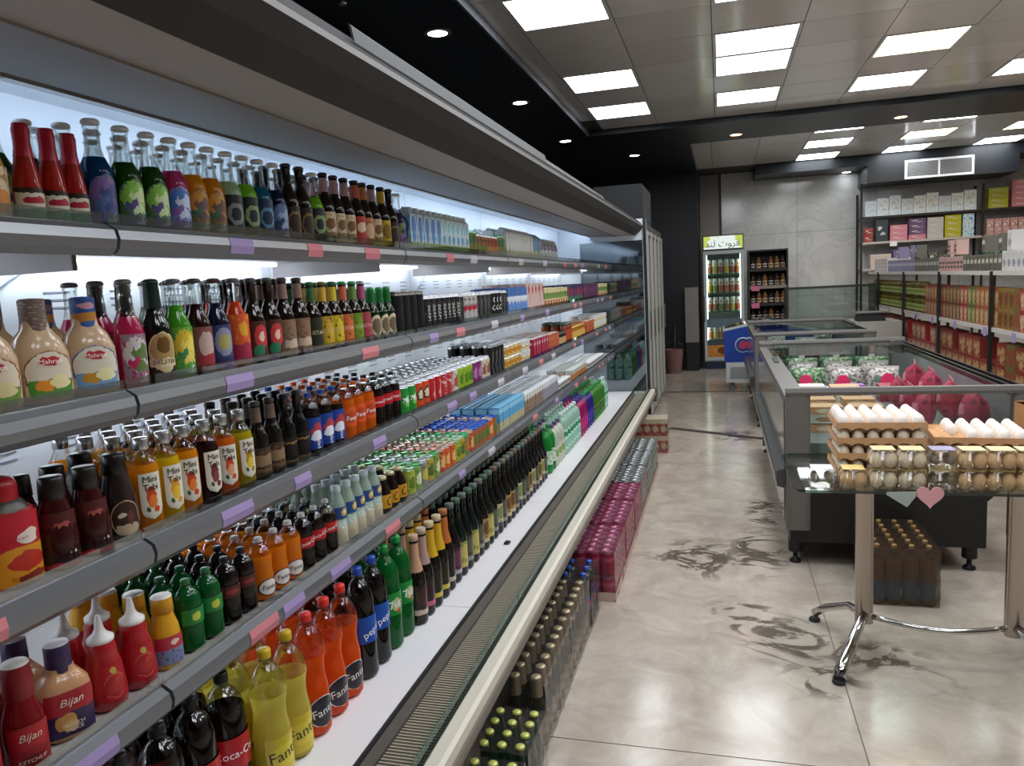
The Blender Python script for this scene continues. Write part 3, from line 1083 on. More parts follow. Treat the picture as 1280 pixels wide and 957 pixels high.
S2K['navy'] = glassbottle('soda_bottle', 'dark navy soda bottle with blue label', H2, .027, liquid('#161630', .15), label('#39406a', (('e', .5, .6, .4, .34, '#8a8fa8'), ('e', .5, .6, .25, .2, '#a8a060'), ('r', .5, .1, .5, .1, '#2a3060'))), (.04, .5), 60, fill=.8, cap='#55342a', neck=.44)
S2K['orange'] = glassbottle('soda_bottle', 'orange red soda bottle', H2, .027, liquid('#d4461a', .4), label('#d0562a', (('r', .5, .2, .5, .2, '#a02a4a'), ('e', .55, .7, .2, .16, '#e0a030')), speck='#e07a30', spscale=6), (.04, .6), 62, fill=.75, cap='#6d6f70', neck=.45)
S2K['strawb'] = glassbottle('malt_bottle', 'dark malt bottle with red fruit label', H2, .027, DARKG, label('#4a2620', (('e', .55, .6, .3, .32, '#c23a3a'), ('e', .55, .6, .14, .16, '#e0c0b0'), ('e', .4, .25, .25, .16, '#2f7a5a'))), (.04, .5), 60, cap='#5a5c5c')
S2K['brown'] = glassbottle('malt_bottle', 'dark malt bottle with brown label', H2, .027, DARKG, label('#8a6a52', (('r', .5, .3, .4, .12, '#c8b09a'),), speck='#6a4a38', spscale=10), (.04, .48), 60, cap='#4d423c', neckwrap=mat('#8a6a5e', .5))
IST = lambda c, d, nc, capc, tc='#d8c890': glassbottle('malt_bottle', d, .187, .026, DARKG, label(c, (('r', .5, .5, .5, .14, c),), speck='#6a5a20' if nc != '#30602a' else '#22301c', spscale=5), (.06, .5), 62, cap=capc, neckwrap=mat(nc, .5), neckz=(.66, .93), text='ISTAK', txtsize=.0145, txtcol=tc)
S2K['ist1'] = IST('#2a2f22', 'dark malt bottle with black label and green neck', '#30602a', '#2f6a30')
S2K['ist2'] = IST('#c9a030', 'dark malt bottle with golden label and neck', '#c8a02c', '#6a5a2a')
S2K['ist3'] = IST('#cfb626', 'dark malt bottle with lemon yellow label and neck', '#cdb62a', '#2f6a30')
S2K['ist4'] = IST('#d0653a', 'dark malt bottle with orange label', '#c8623c', '#2f8a4a', '#e8d0a0')
S2K['ist5'] = IST('#6f8f2a', 'dark malt bottle with apple green label', '#6a8a3a', '#3a9a5a', '#d8e0a0')
S2K['ist6'] = IST('#a8404a', 'dark malt bottle with rose pink label', '#b04a72', '#c0b8b8', '#e8c0c0')
S2K['grn'] = glassbottle('malt_bottle', 'short dark green bottle with cream label and green foil', .165, .025, GREENG, label('#1f3020', (('e', .5, .5, .48, .48, '#d0c0a0'), ('e', .5, .5, .36, .34, '#6f6048')), speck=None), (.06, .5), 58, shape='oval', cap='#2a8a4a', foil=mat('#2f8a4a', .28, metal=.5))
S2K['blackcan'] = can('energy_drink_can', 'tall matt black can', .150, .026, label('#18191c', (('r', .75, .5, .03, .5, '#4a4540'),), rough=.3), top='#77736e')
S2K['hype'] = can('energy_drink_can', 'black energy drink can with white vertical lettering', .128, .025, label('#1a1b1d', (), speck='#3c3c3a', spscale=9, spthr=.62), text='HYPE', txtcol='#d8d6d0', txtsize=.026, txta=R(90), top='#c9ccd0')
S2K['hypesilver'] = can('energy_drink_can', 'silver energy drink can with red mark', .128, .025, label('#b4aeaa', (('r', .5, .5, .2, .08, '#b02a3a'),), speck='#6f6a68', spscale=9), top='#c9ccd0')
S2K['darkcan'] = can('energy_drink_can', 'dark slim can with green trim', .125, .024, label('#1b1d1c', (('r', .6, .5, .03, .5, '#3f5a3a'), ('r', .4, .5, .03, .5, '#5a5a58'))), top='#b9bcc0')
S2K['ringcan'] = can('energy_drink_can', 'black can with white ring marks', .128, .025, label('#141517', (('e', .5, .72, .08, .12, '#d8d8d6'), ('e', .5, .72, .05, .08, '#141517'), ('e', .5, .36, .08, .12, '#c8c8c6'), ('e', .5, .36, .05, .08, '#141517'))), top='#b9bcc0')
S2K['bluecart'] = carton('milk_carton', 'blue and white milk carton', .062, .062, .135, label('#e4e8ec', (('r', .5, .85, .5, .18, '#3f6cae'), ('r', .5, .3, .5, .2, '#5a86c4'), ('e', .5, .5, .3, .1, '#d0cfd4')), speck='#9fb4d0', spscale=8), side='#4a72ae')
S2K['pinkcart'] = carton('juice_carton', 'pale pink carton with red mark', .085, .07, .150, label('#d8b8b0', (('e', .8, .78, .2, .16, '#a83038'),), speck='#a8847c', spscale=12), side='#d4c4be')
S2K['creamcart'] = carton('juice_carton', 'cream juice carton with green band and red base', .075, .07, .115, label('#d9cf9f', (('r', .5, .6, .5, .16, '#6a8a3c'), ('r', .3, .2, .3, .16, '#b23a30')), speck='#b0a05a', spscale=8), side='#ddd6b4')
S2K['navycart'] = carton('juice_carton', 'dark violet carton with red seal', .085, .07, .125, label('#2c2a5c', (('e', .75, .6, .22, .26, '#c02a38'), ('r', .4, .2, .4, .15, '#3f7a4a')),), side='#3a3560')
S2K['purplecart'] = carton('juice_carton', 'plum purple carton', .08, .07, .125, label('#5c2f52', (('e', .5, .6, .26, .2, '#7a3f6a'),), speck='#4a2244', spscale=6), side='#5f3a58')

# third shelf
sq = MB().loft([(.034, 0), (.039, .005), (.039, .10), (.037, .115), (.035, .122)], 20, ex=2.7, sy=1.1)
k_tomato = Kind('sauce_bottle', 'bottle', 'fat red and orange tomato sauce bottle with red screw cap', [
    ('bottle_body', sq, [mat('#9a1c22', .3, coat=.3)], None),
    ('shoulder', MB().loft([(.036, .120), (.03, .132), (.024, .137)], 20, cap0=False, ex=2.4), [mat('#2e3020', .4)], None),
    ('cap', MB().loft([(.024, .134), (.025, .137), (.025, .160), (.021, .170), (.010, .174), (.001, .174)], 16), [mat('#a8141e', .35)], None),
    ('label', MB().patch(.0395, .006, .118, -95, 95, 14, ex=2.7, sy=1.1), [label('#c9861c', (('r', .5, .85, .5, .33, '#b01a2a'), ('e', .6, .66, .13, .11, '#d8c8bc'), ('e', .6, .3, .2, .13, '#b02a1c'), ('r', .62, .1, .16, .04, '#7a2a14')))], None),
    ('lettering', text_mb('tomato\nsauce', .0105, .0435, .014, eps=.002), [mat('#7a1c10', .5)], 3), ('lettering', text_mb('Mahram', .0085, .0435, .080, eps=.002, shear=.2), [mat('#a02030', .5)], 3)], .100)
dk = MB().loft([(.026, 0), (.031, .005), (.031, .055), (.028, .085), (.022, .105), (.019, .118)], 18, ex=2.3)
k_syrup = Kind('syrup_bottle', 'bottle', 'dark brown syrup bottle with red banded label', [
    ('bottle_body', dk, [liquid('#3a0f10', .12)], None), ('cap', MB().loft([(.019, .116), (.021, .118), (.0195, .152), (.0175, .155), (.001, .155)], 18), [mat('#1c1614', .3)], None),
    ('label', MB().patch(.031, .004, .098, -80, 80, 12, ex=2.3, r1=.0275, zs=3), [label('#241513', (('r', .5, .72, .5, .28, '#4a1616'), ('r', .5, .44, .5, .03, '#a82430'), ('e', .6, .38, .13, .08, '#d8b8b0'), ('r', .5, .05, .5, .05, '#a81c2c'), ('e', .5, .78, .16, .06, '#9a4a40'), ('r', .6, .25, .13, .025, '#d8cfc8')))], None)], .064)
ck = MB().loft([(.026, 0), (.033, .006), (.034, .03), (.031, .075), (.024, .112), (.0205, .125)], 20)
k_choc = Kind('syrup_bottle', 'bottle', 'dark chocolate syrup bottle with oval label', [
    ('bottle_body', ck, [mat('#201413', .25, coat=.3)], None), ('cap', MB().loft([(.0205, .123), (.022, .125), (.020, .158), (.018, .161), (.001, .161)], 18), [mat('#17110f', .3)], None),
    ('label', MB().patch(.0345, .010, .078, -48, 48, 10, r1=.0315, shape='oval'), [label('#241514', (('e', .5, .5, .5, .5, '#a88a66'), ('e', .5, .5, .46, .46, '#35211c'), ('r', .5, .2, .36, .14, '#b09a80'), ('e', .36, .6, .13, .06, '#c8b8a0'), ('e', .62, .5, .12, .2, '#5a2f2a')))], None)], .07)
def juice(desc, liq, f1, f2):
    b = MB().loft([(.022, 0), (.0265, .004), (.0265, .115), (.024, .128), (.015, .145), (.0125, .152), (.0125, .165)], 18, ex=2.3, mid=lambda z: 0 if z < .13 else 1)
    return Kind('juice_bottle', 'bottle', desc, [
        ('bottle_body', b, [liquid(liq, .45), CLEAR], None), ('cap', MB().loft([(.0135, .155), (.0145, .157), (.0145, .176), (.013, .178), (.001, .178)], 16), [mat('#c9cbcc', .2, metal=.8)], None),
        ('label', MB().patch(.0268, .022, .112, -42, 42, 8, ex=2.3, shape='tongue'), [label('#d8d2c2', (('e', .5, .5, .22, .24, f1), ('e', .55, .38, .2, .14, f2), ('e', .3, .22, .1, .06, '#3f5a2a'), ('e', .7, .2, .14, .06, f1)), rough=.4)], None),
        ('lettering', text_mb('Mini\nTabi', .0175, .0272, .092, eps=.002, spacing=.9), [mat('#2a2320', .5)], 2)], .056)


S3K = {'jorange': juice('orange juice bottle with grapefruit label and silver cap', '#dd8a0e', '#c8421e', '#e07a2a'),
       'jyellow': juice('yellow juice bottle with fruit label and silver cap', '#d9b410', '#d89a1a', '#e0b830'),
       'jdark': juice('dark berry juice bottle with red fruit label and silver cap', '#2a120e', '#6a1f2a', '#7f3a3a'),
       'jpeach': juice('amber juice bottle with peach label and silver cap', '#d2641a', '#c84a24', '#e0a070'),
       'jpine': juice('lime yellow juice bottle with pineapple label and silver cap', '#b7a61c', '#a88a1c', '#d8b828')}
S3K['maltb'] = glassbottle('malt_bottle', 'dark malt bottle with brown lettered label', .185, .027, liquid('#15100c', .1), label('#3a2a20', (('r', .5, .55, .5, .2, '#8a6f50'), ('r', .5, .2, .5, .06, '#6a5038')), speck='#6a523a', spscale=9), (.05, .42), 70, cap='#4a423c', neckwrap=mat('#6a584c', .5))
S3K['maltd'] = glassbottle('malt_bottle', 'plain black malt bottle with thin gold line', .185, .026, liquid('#0c0a0a', .08), label('#12100f', (('r', .5, .8, .5, .03, '#8a6b30'), ('r', .5, .1, .5, .05, '#5a4a2a'))), (.05, .42), 70, cap='#1d1c1c')
PEPB = label('#1e3f8f', (('e', .5, .55, .10, .3, '#b03a44'), ('e', .5, .42, .09, .16, '#dfe4ec')))
S3K['pepsi'] = petbottle('soda_bottle', 'small cola bottle with blue label and blue cap', .170, .030, liquid('#150a0a', .1), '#2348a4', PEPB, (.12, .62), 180, text='pepsi', txtsize=.016, txta=R(90), txtz=.22, fill=.7)
S3K['fanta'] = petbottle('soda_bottle', 'small orange soda bottle with orange cap', .165, .030, liquid('#e06a12', .45), '#d9601c', label('#d8581a', (('e', .5, .5, .2, .3, '#b8401a'),), speck='#c24a14', spscale=6), (.25, .6), 90, text='Fanta', txtsize=.018, txtz=.4, fill=.72)
S3K['fantared'] = petbottle('soda_bottle', 'small red capped orange soda bottle', .165, .029, liquid('#d9501a', .4), '#c0202c', label('#d8581a', (), speck='#c24a14', spscale=6), (.25, .6), 90, fill=.74)
COKEL = label('#b3161e', (('r', .5, .06, .5, .05, '#8e1018'),))
S3K['coke'] = petbottle('soda_bottle', 'small cola bottle with red label', .160, .029, liquid('#140a09', .1), '#221c1c', COKEL, (.40, .62), 180, text='Coca-Cola', txtsize=.0145, fill=.72)
S3K['cokered'] = petbottle('soda_bottle', 'small red capped cola bottle', .160, .029, liquid('#140a09', .1), '#b01a22', COKEL, (.40, .62), 180, text='Coca-Cola', txtsize=.0145, fill=.72)
CH, CR = .105, .029
S3K['c7up'] = can('soda_can', 'green lemon soda can', CH, CR, label('#1d8a34', (('e', .55, .5, .09, .26, '#7fc24a'), ('e', .5, .55, .05, .12, '#d8e8d0'))), text='7up', txtsize=.024)
S3K['corange'] = can('soda_can', 'orange soda can with round logo', CH, CR, label('#cf4a20', (('e', .5, .55, .10, .28, '#2a3a34'), ('e', .5, .55, .07, .2, '#e0c8a8'))))
S3K['cred'] = can('soda_can', 'plain red soda can', CH, CR, label('#b51c22', (('r', .5, .5, .02, .4, '#d8a0a0'),)))
S3K['credw'] = can('soda_can', 'red soda can with pale speckled print', CH, CR, label('#b8343a', (), speck='#d8b0a8', spscale=7))
S3K['cwhite'] = can('soda_can', 'pale grey soda can', CH, CR, label('#cfc8c0', (('e', .5, .5, .1, .3, '#a85a4a'),), speck='#a09a92', spscale=6))
S3K['clime'] = can('soda_can', 'yellow green soda can', CH, CR, label('#8fae2a', (('e', .5, .5, .09, .3, '#4f7a1f'),), speck='#a8c040', spscale=5))
S3K['cpurple'] = can('soda_can', 'purple soda can', CH, CR, label('#7d2f6a', (('e', .5, .5, .09, .3, '#b070a0'),), speck='#5a2250', spscale=5))
S3K['cbeige'] = can('soda_can', 'beige soda can', CH, CR, label('#cdbfa6', (('e', .5, .5, .09, .3, '#8a5a4a'),), speck='#a8987f', spscale=6))
S3K['cblack'] = can('energy_drink_can', 'tall black slim can with pale lines', .150, .025, label('#141618', (('r', .5, .45, .06, .4, '#5f6468'), ('r', .5, .45, .03, .34, '#141618'))), top='#a9acb0')
yc = MB().loft([(.030, 0), (.031, .002), (.037, .055)], 18, cap1=False)
S3K['yog'] = Kind('yogurt_cup', 'cup', 'cream yogurt cup with orange print', [('cup', yc, [mat('#d8c48a', .4)], None), ('print', MB().patch(.0325, .008, .048, -80, 80, 8, r1=.0363), [label('#d8c080', (('e', .5, .5, .3, .36, '#c8862a'),), speck='#b8903a', spscale=6)], None), ('foil_lid', MB().loft([(.039, .055), (.039, .058), (.001, .0585)], 18), [mat('#d8d8d4', .3, metal=.5)], None)], .079)
S3K['yogw'] = Kind('yogurt_cup', 'cup', 'white yogurt cup with clear lid', [('cup', yc, [mat('#d8d6cc', .4)], None), ('print', MB().patch(.0325, .008, .048, -80, 80, 8, r1=.0363), [label('#dfe0da', (('r', .5, .3, .5, .14, '#d0b04a'),), speck='#b8b8b0', spscale=6)], None), ('foil_lid', MB().loft([(.039, .055), (.039, .058), (.001, .0585)], 18), [mat('#c8cac8', .3)], None)], .079)
S3K['redpack'] = carton('juice_carton', 'red upright carton pack', .058, .055, .105, label('#a32040', (('r', .5, .55, .08, .4, '#c05a70'), ('e', .5, .75, .3, .1, '#d8b0b8')),), side='#c9c4c0')
S3K['redcheck'] = carton('juice_carton', 'red and gold patterned carton pack', .058, .055, .100, label('#b3342a', (), speck='#d8a05a', spscale=7, spthr=.55), side='#c9b8a8')
S3K['darkjar'] = Kind('jar', 'jar', 'small dark jar with brown contents', [('jar_body', MB().loft([(.027, 0), (.03, .004), (.03, .06), (.026, .07)], 16), [liquid('#3a1c12', .2)], None), ('lid', MB().loft([(.028, .068), (.029, .07), (.029, .085), (.001, .086)], 16), [mat('#2a2422', .4)], None), ('label', MB().patch(.03, .012, .055, -60, 60, 8), [label('#c8a878', (), speck='#7a4a2a', spscale=6)], None)], .06)
S3K['ambjar'] = Kind('jar', 'jar', 'amber jar with golden lid', [('jar_body', MB().loft([(.027, 0), (.03, .004), (.03, .07), (.026, .08)], 16), [liquid('#c07a1c', .35)], None), ('lid', MB().loft([(.028, .078), (.029, .08), (.029, .095), (.001, .096)], 16), [mat('#b8862a', .3, metal=.5)], None), ('label', MB().patch(.03, .012, .06, -60, 60, 8), [label('#d8b060', (), speck='#a05a20', spscale=6)], None)], .06)
S3K['redjar'] = Kind('jar', 'jar', 'tall red brown sauce jar', [('jar_body', MB().loft([(.027, 0), (.03, .004), (.03, .11), (.024, .12)], 16), [liquid('#9a3a1c', .3)], None), ('lid', MB().loft([(.026, .118), (.027, .12), (.027, .14), (.001, .141)], 16), [mat('#3a4a30', .4)], None), ('label', MB().patch(.03, .02, .09, -60, 60, 8), [label('#b8502a', (), speck='#7a2a1a', spscale=6)], None)], .06)

# fourth shelf
bj = MB().loft([(.026, 0), (.032, .005), (.032, .06), (.029, .085), (.021, .108), (.0205, .118), (.0195, .13)], 20, ex=2.3)
k_bijk = Kind('ketchup_bottle', 'bottle', 'dark red ketchup bottle with white top and red label', [
    ('bottle_body', bj, [liquid('#7a1218', .2)], None), ('cap', MB().loft([(.021, .112), (.022, .115), (.020, .166), (.018, .17), (.001, .17)], 18, mid=lambda z: 0 if z < .164 else 1), [mat('#7d1820', .35), mat('#d8d4ce', .4)], None),
    ('label', MB().patch(.0325, .004, .075, -55, 55, 10, ex=2.3), [label('#8e1c20', (('r', .5, .72, .44, .24, '#a81c26'), ('e', .5, .2, .3, .12, '#6a0e14')))], None),
    ('lettering', text_mb('Bijan', .017, .033, .057, shear=.3, eps=.002), [mat('#e0c8bc', .5)], 2), ('lettering', text_mb('KETCHUP', .009, .033, .018, shear=.2, eps=.002), [mat('#e0c8bc', .5)], 2)], .066)
bc = MB().loft([(.030, 0), (.036, .005), (.0365, .075), (.034, .092), (.024, .107), (.019, .113), (.0185, .12)], 20, ex=3.2, sy=1.15)
k_bijc = Kind('sauce_bottle', 'bottle', 'cream sauce bottle with violet cap sleeve and red and violet label', [
    ('bottle_body', bc, [liquid('#cf9c72', .2, .15)], None), ('cap', MB().loft([(.0195, .108), (.0205, .11), (.0195, .158), (.0175, .161), (.001, .161)], 18, mid=lambda z: 0 if z < .157 else 1), [mat('#3a2a4e', .4, var=.5, vscale=120), mat('#d8d2d8', .4)], None),
    ('label', MB().patch(.0368, .010, .086, -48, 48, 10, ex=3.2, sy=1.15), [label('#33264a', (('r', .5, .78, .5, .26, '#a4202c'), ('e', .36, .32, .22, .2, '#c08a4a'), ('e', .45, .22, .16, .12, '#d0a868')))], None),
    ('lettering', text_mb('Bijan', .018, .040, .070, shear=.3, eps=.0042), [mat('#e6d8c8', .5)], 2), ('lettering', text_mb('FRENCH\nSAUCE', .0085, .040, .026, eps=.0042), [mat('#e6d8c8', .5)], 2)], .084)
kt = MB().loft([(.026, 0), (.033, .006), (.034, .035), (.029, .08), (.0235, .105), (.0245, .112), (.0205, .122)], 20, ex=2.2)
k_squeeze = Kind('ketchup_bottle', 'bottle', 'red squeeze ketchup bottle with white nozzle cap', [
    ('bottle_body', kt, [mat('#a3121c', .28, coat=.4)], None), ('cap', MB().loft([(.020, .121), (.0225, .123), (.0225, .130), (.012, .138), (.008, .146), (.0045, .168), (.0035, .17), (.001, .17)], 18), [mat('#e6e3df', .4)], None),
    ('label', MB().patch(.034, .020, .085, -45, 45, 10, ex=2.2, r1=.0285, zs=3), [label('#a3121c', (('e', .5, .84, .12, .09, '#b89a4a'), ('e', .5, .4, .42, .34, '#b84a3c'), ('e', .5, .4, .38, .30, '#9c1018'), ('e', .4, .35, .2, .12, '#b03028'), ('e', .64, .5, .14, .14, '#b23a30')))], None)], .07)
ms = MB().loft([(.023, 0), (.028, .005), (.028, .06), (.025, .085), (.019, .105), (.0185, .115)], 18, ex=2.5)
k_must = Kind('mustard_bottle', 'bottle', 'yellow mustard bottle with white topped yellow cap', [
    ('bottle_body', ms, [mat('#d29a1c', .3, coat=.3)], None), ('cap', MB().loft([(.019, .11), (.021, .112), (.020, .142), (.0185, .145), (.001, .145)], 18, mid=lambda z: 0 if z < .1435 else 1), [mat('#c98c1e', .4), mat('#e4e0d8', .4)], None),
    ('label', MB().patch(.0283, .012, .068, -62, 62, 10, ex=2.5), [label('#7d86a6', (('r', .5, .78, .5, .24, '#b53044'), ('e', .6, .78, .16, .1, '#e0c8b8')), speck='#4a5076', spscale=7)], None)], .058)
S4K = {}
S4K['g7up'] = petbottle('soda_bottle', 'small green soda bottle', .150, .028, liquid('#0f5a26', .3), '#1d6a34', label('#1a7a34', (('e', .5, .5, .16, .3, '#b8c040'),)), (.40, .62), 60, fill=.95)
S4K['cokeg'] = petbottle('soda_bottle', 'small dark cola bottle with black cap', .150, .028, liquid('#120908', .1), '#1a1414', label('#4a1a18', (('e', .5, .5, .3, .2, '#8a2a28'),)), (.42, .6), 50, fill=.95)
S4K['fant'] = petbottle('soda_bottle', 'small orange soda bottle with silver cap', .150, .029, liquid('#e3800f', .45), '#c9c0b8', label('#2a2438', (('e', .5, .5, .43, .43, '#e0d8d0'),), rough=.3, warp=0.), (.08, .36), 56, shape='oval', text='Fanta', txtsize=.016, txtcol='#20203a', txtz=.22, fill=.72)
S4K['cokel'] = petbottle('soda_bottle', 'small cola bottle with red lettered label and silver cap', .150, .028, liquid('#140908', .1), '#bdbbb8', COKEL, (.40, .60), 180, text='Coca-Cola', txtsize=.0145, txta=R(12), fill=.7)
db = MB().loft([(.022, 0), (.026, .004), (.026, .045), (.025, .05), None, (.025, .05), (.0255, .10), (.022, .12), (.014, .145), (.0125, .155)], 18, mid=lambda z: 1 if z < .05 else 0)
S4K['doogh'] = Kind('yogurt_drink_bottle', 'bottle', 'pale yogurt drink bottle with blue label', [
    ('bottle_body', db, [liquid('#b4c6b8', .4), liquid('#d8cfb4', .2)], None), ('cap', MB().loft([(.0135, .152), (.0145, .154), (.0145, .170), (.001, .171)], 16), [mat('#c2cdd2', .3)], None),
    ('label', MB().patch(.0262, .078, .112, -52, 52, 8), [label('#22488a', (('e', .62, .55, .24, .36, '#c8a850'), ('e', .62, .55, .12, .18, '#e0d4b0')))], None)], .055)
S4K['cdark'] = Kind('juice_bottle', 'bottle', 'stubby dark bottle with yellow label and golden cap', [
    ('bottle_body', MB().loft([(.024, 0), (.028, .004), (.028, .065), (.025, .08), (.014, .1), (.0135, .112)], 18), [liquid('#1a100a', .12)], None), ('cap', MB().loft([(.0145, .108), (.0175, .11), (.017, .118), (.012, .121), (.001, .121)], 16), [mat('#c9bf96', .3, metal=.4)], None),
    ('label', MB().patch(.0283, .018, .062, -80, 80, 10), [label('#c8901c', (('e', .55, .5, .15, .34, '#4a3410'), ('e', .57, .5, .11, .25, '#c8901c')))], None)], .06)
CT = .098
S4K['clemon'] = can('soda_can', 'lemon green can', CT, .027, label('#9aa83a', (('e', .5, .5, .09, .3, '#5f7a2a'),), speck='#c0b850', spscale=6), top='#9fc89a')
S4K['clgreen'] = can('soda_can', 'light green can with leaf print', CT, .027, label('#7f9a4a', (('e', .5, .5, .08, .3, '#d8d8b0'),), speck='#4f7a34', spscale=6), top='#5fae6a')
S4K['cgreyl'] = can('soda_can', 'grey can with yellow print', CT, .027, label('#8a8a84', (('e', .5, .5, .09, .3, '#c8b850'),), speck='#5a5f5a', spscale=6), top='#b8c4c8')
S4K['cyellow'] = can('soda_can', 'mustard yellow can', CT, .027, label('#b8a030', (('e', .5, .5, .09, .3, '#4f6a30'),), speck='#8a8a30', spscale=6), top='#a8c0a8')
S4K['credo'] = can('soda_can', 'red and yellow can', CT, .027, label('#b04a3a', (('e', .5, .5, .09, .3, '#d8b060'),), speck='#d08a50', spscale=6), top='#d0a898')
S4K['corng'] = can('soda_can', 'bright orange can', CT, .027, label('#d0602a', (('e', .5, .5, .09, .3, '#e0b070'),), speck='#b04a20', spscale=6), top='#c8b0a0')
S4K['cblue'] = can('soda_can', 'can with bright blue top', CT, .027, label('#b05a3a', (('e', .5, .5, .09, .3, '#4f7a3a'),), speck='#6a6a3a', spscale=6), top='#2f62c0')
S4K['cteal'] = can('soda_can', 'can with green tinted top', CT, .027, label('#5f8a4a', (('e', .5, .5, .09, .3, '#c86a3a'),), speck='#a87a3a', spscale=6), top='#4fb87a')
S4K['bluecart'] = carton('milk_carton', 'light blue milk carton', .06, .055, .120, label('#5ba6d0', (('r', .5, .2, .5, .2, '#b8b08a'), ('r', .5, .85, .5, .1, '#8fc8e4')), speck='#3f86b8', spscale=6), side='#7fc0e0')
S4K['browncart'] = carton('milk_carton', 'white topped carton with brown print', .055, .05, .105, label('#8a7060', (('r', .5, .85, .5, .15, '#d8d4cc'),), speck='#c0b0a0', spscale=7), side='#dcdfe2')
S4K['greycart'] = carton('milk_carton', 'white topped carton with lilac grey print', .055, .05, .105, label('#8f8a98', (('r', .5, .85, .5, .15, '#d8d8da'),), speck='#c0bcc4', spscale=7), side='#dcdfe2')
S4K['orcart'] = carton('butter_pack', 'white pack with orange end', .06, .06, .07, label('#c8c4b8', (('r', .5, .3, .5, .3, '#c07a34'),), speck='#8a8478', spscale=7), side='#d0d4d2')
S4K['cheese'] = Kind('cheese_tub', 'tub', 'small white cheese tub with coloured band', [('tub', MB().loft([(.028, 0), (.03, .003), (.034, .04)], 16), [mat('#d8dcdc', .4)], None), ('print', MB().patch(.031, .008, .034, -90, 90, 8, r1=.0334), [label('#c8ccc8', (('r', .5, .5, .5, .24, '#8a6a50'),), speck='#7f9a8a', spscale=6)], None), ('lid', MB().loft([(.036, .04), (.036, .045), (.001, .046)], 16), [mat('#e4e8e8', .4)], None)], .072)

# deck
H5 = .315
FOP = lambda ring, bg: label(bg, (('e', .5, .5, .48, .44, ring), ('e', .5, .5, .43, .38, bg)), rough=.3)
D5 = {}
D5['cokeb'] = petbottle('soda_bottle', 'large cola bottle with black cap and red label', .300, .045, liquid('#160a08', .1), '#161313', label('#b0161e', ()), (.30, .55), 180, fill=.72, text='Coca-Cola', txtsize=.025)
D5['cokec'] = petbottle('soda_bottle', 'large clear diet cola bottle with black cap', .300, .045, liquid('#1c1a1c', .1), '#161313', label('#2c2c30', ()), (.30, .5), 180, fill=.56)
D5['flem'] = petbottle('soda_bottle', 'large lemon yellow soda bottle with yellow cap', .310, .043, liquid('#e2d25e', .55), '#c9a81a', label('#cdb42c', (('e', .5, .5, .46, .3, '#d8c434'),), rough=.3), (.06, .36), 62, text='Fanta', txtsize=.038, txtcol='#1d2c1c', txtz=.22, fill=.66, txta=R(8), waist=.86)
D5['fora'] = petbottle('soda_bottle', 'large orange soda bottle with red cap and oval logo', H5, .043, liquid('#f0601c', .5), '#d8302a', label('#d8cfc8', (('e', .5, .5, .465, .465, '#26202a'),), warp=.0), (.08, .34), 56, shape='oval', text='Fanta', txtsize=.030, txtcol='#f0ece4', txtz=.21, fill=.70, txta=R(8), waist=.86)
D5['fobig'] = petbottle('soda_bottle', 'large pale topped orange soda bottle', .30, .043, liquid('#dd7a3a', .5), '#d0582a', None, fill=.5)
D5['pepsi'] = petbottle('soda_bottle', 'large cola bottle with blue label and blue cap', .325, .042, liquid('#120a0a', .1), '#1f49a8', label('#1d4fa8', (('e', .72, .6, .10, .26, '#c03a48'), ('e', .72, .5, .09, .16, '#e0e4ea'))), (.34, .58), 180, text='pepsi', txtsize=.03, txtz=.44, fill=.76, txta=R(20))
D5['sup'] = petbottle('soda_bottle', 'large green lemon soda bottle with green cap', .325, .043, liquid('#0d6a28', .4), '#128a3c', label('#1a8a3a', (('e', .58, .42, .18, .3, '#c8402a'), ('e', .5, .5, .16, .3, '#b8c890')), rough=.3), (.34, .56), 62, text='7up', txtsize=.034, txtz=.45, fill=.97, txta=R(10))
def maltbig(desc, bodyc, necklab, labc, speck, capc, low=None):
    h, r = .295, .0335
    b = MB().loft(longneck(h, r, .5, .42), 18)
    ps = [('bottle_body', b, [liquid(bodyc, .15)], None), ('cap', MB().loft([(r * .46, h * .955), (r * .50, h * .96), (r * .50, h * 1.02), (r * .4, h * 1.025), (.001, h * 1.026)], 14), [mat(capc, .4)], None)]
    if necklab:
        ps.append(('neck_label', MB().loft([(r * .80, h * .60), (r * .5, h * .75), (r * .46, h * .93)], 16, cap0=False, cap1=False), [necklab], None))
    if labc:
        ps.append(('label', MB().patch(r, h * .12, h * .46, -66, 66, 10), [label(labc, (('e', .5, .6, .4, .3, speck), ('r', .5, .08, .5, .09, low or speck)), speck=speck, spscale=7)], None))
    return Kind('malt_bottle', 'bottle', desc, ps, .067)


D5['mpk'] = maltbig('big dark malt bottle with pale peach neck label', '#160d0a', label('#c89a7a', (), speck='#8a5a44', spscale=7), '#2a1a16', '#4a2c24', '#c0a080', '#c8b0a0')
D5['mpi'] = maltbig('big dark malt bottle with speckled pink neck label', '#160d0c', label('#b09088', (), speck='#5a4442', spscale=9), '#241618', '#3a2226', '#b8a890', '#c05a78')
D5['mye'] = maltbig('big dark malt bottle with yellow neck label', '#120e08', label('#cfa524', (), speck='#a88418', spscale=6), '#1d1a10', '#2f2a14', '#c8b890', '#c8b440')
D5['mor'] = maltbig('big dark malt bottle with orange patterned neck label', '#140e0a', label('#b8682a', (), speck='#d8b050', spscale=8), '#181410', '#2a2018', '#a86a3a', '#b8a890')
D5['mgr'] = maltbig('big dark green bottle with dull green cap', '#0d1a12', None, '#8a8a3a', '#c0b060', '#47604f')
D5['mpu'] = maltbig('big dark bottle with plum label', '#140c10', None, '#4a2434', '#6f3a50', '#56655a', '#b0a0a8')
D5['mtan'] = maltbig('big dark bottle with tan label', '#140e0a', None, '#a88a50', '#6f4a24', '#6a6a58', '#c0b08a')
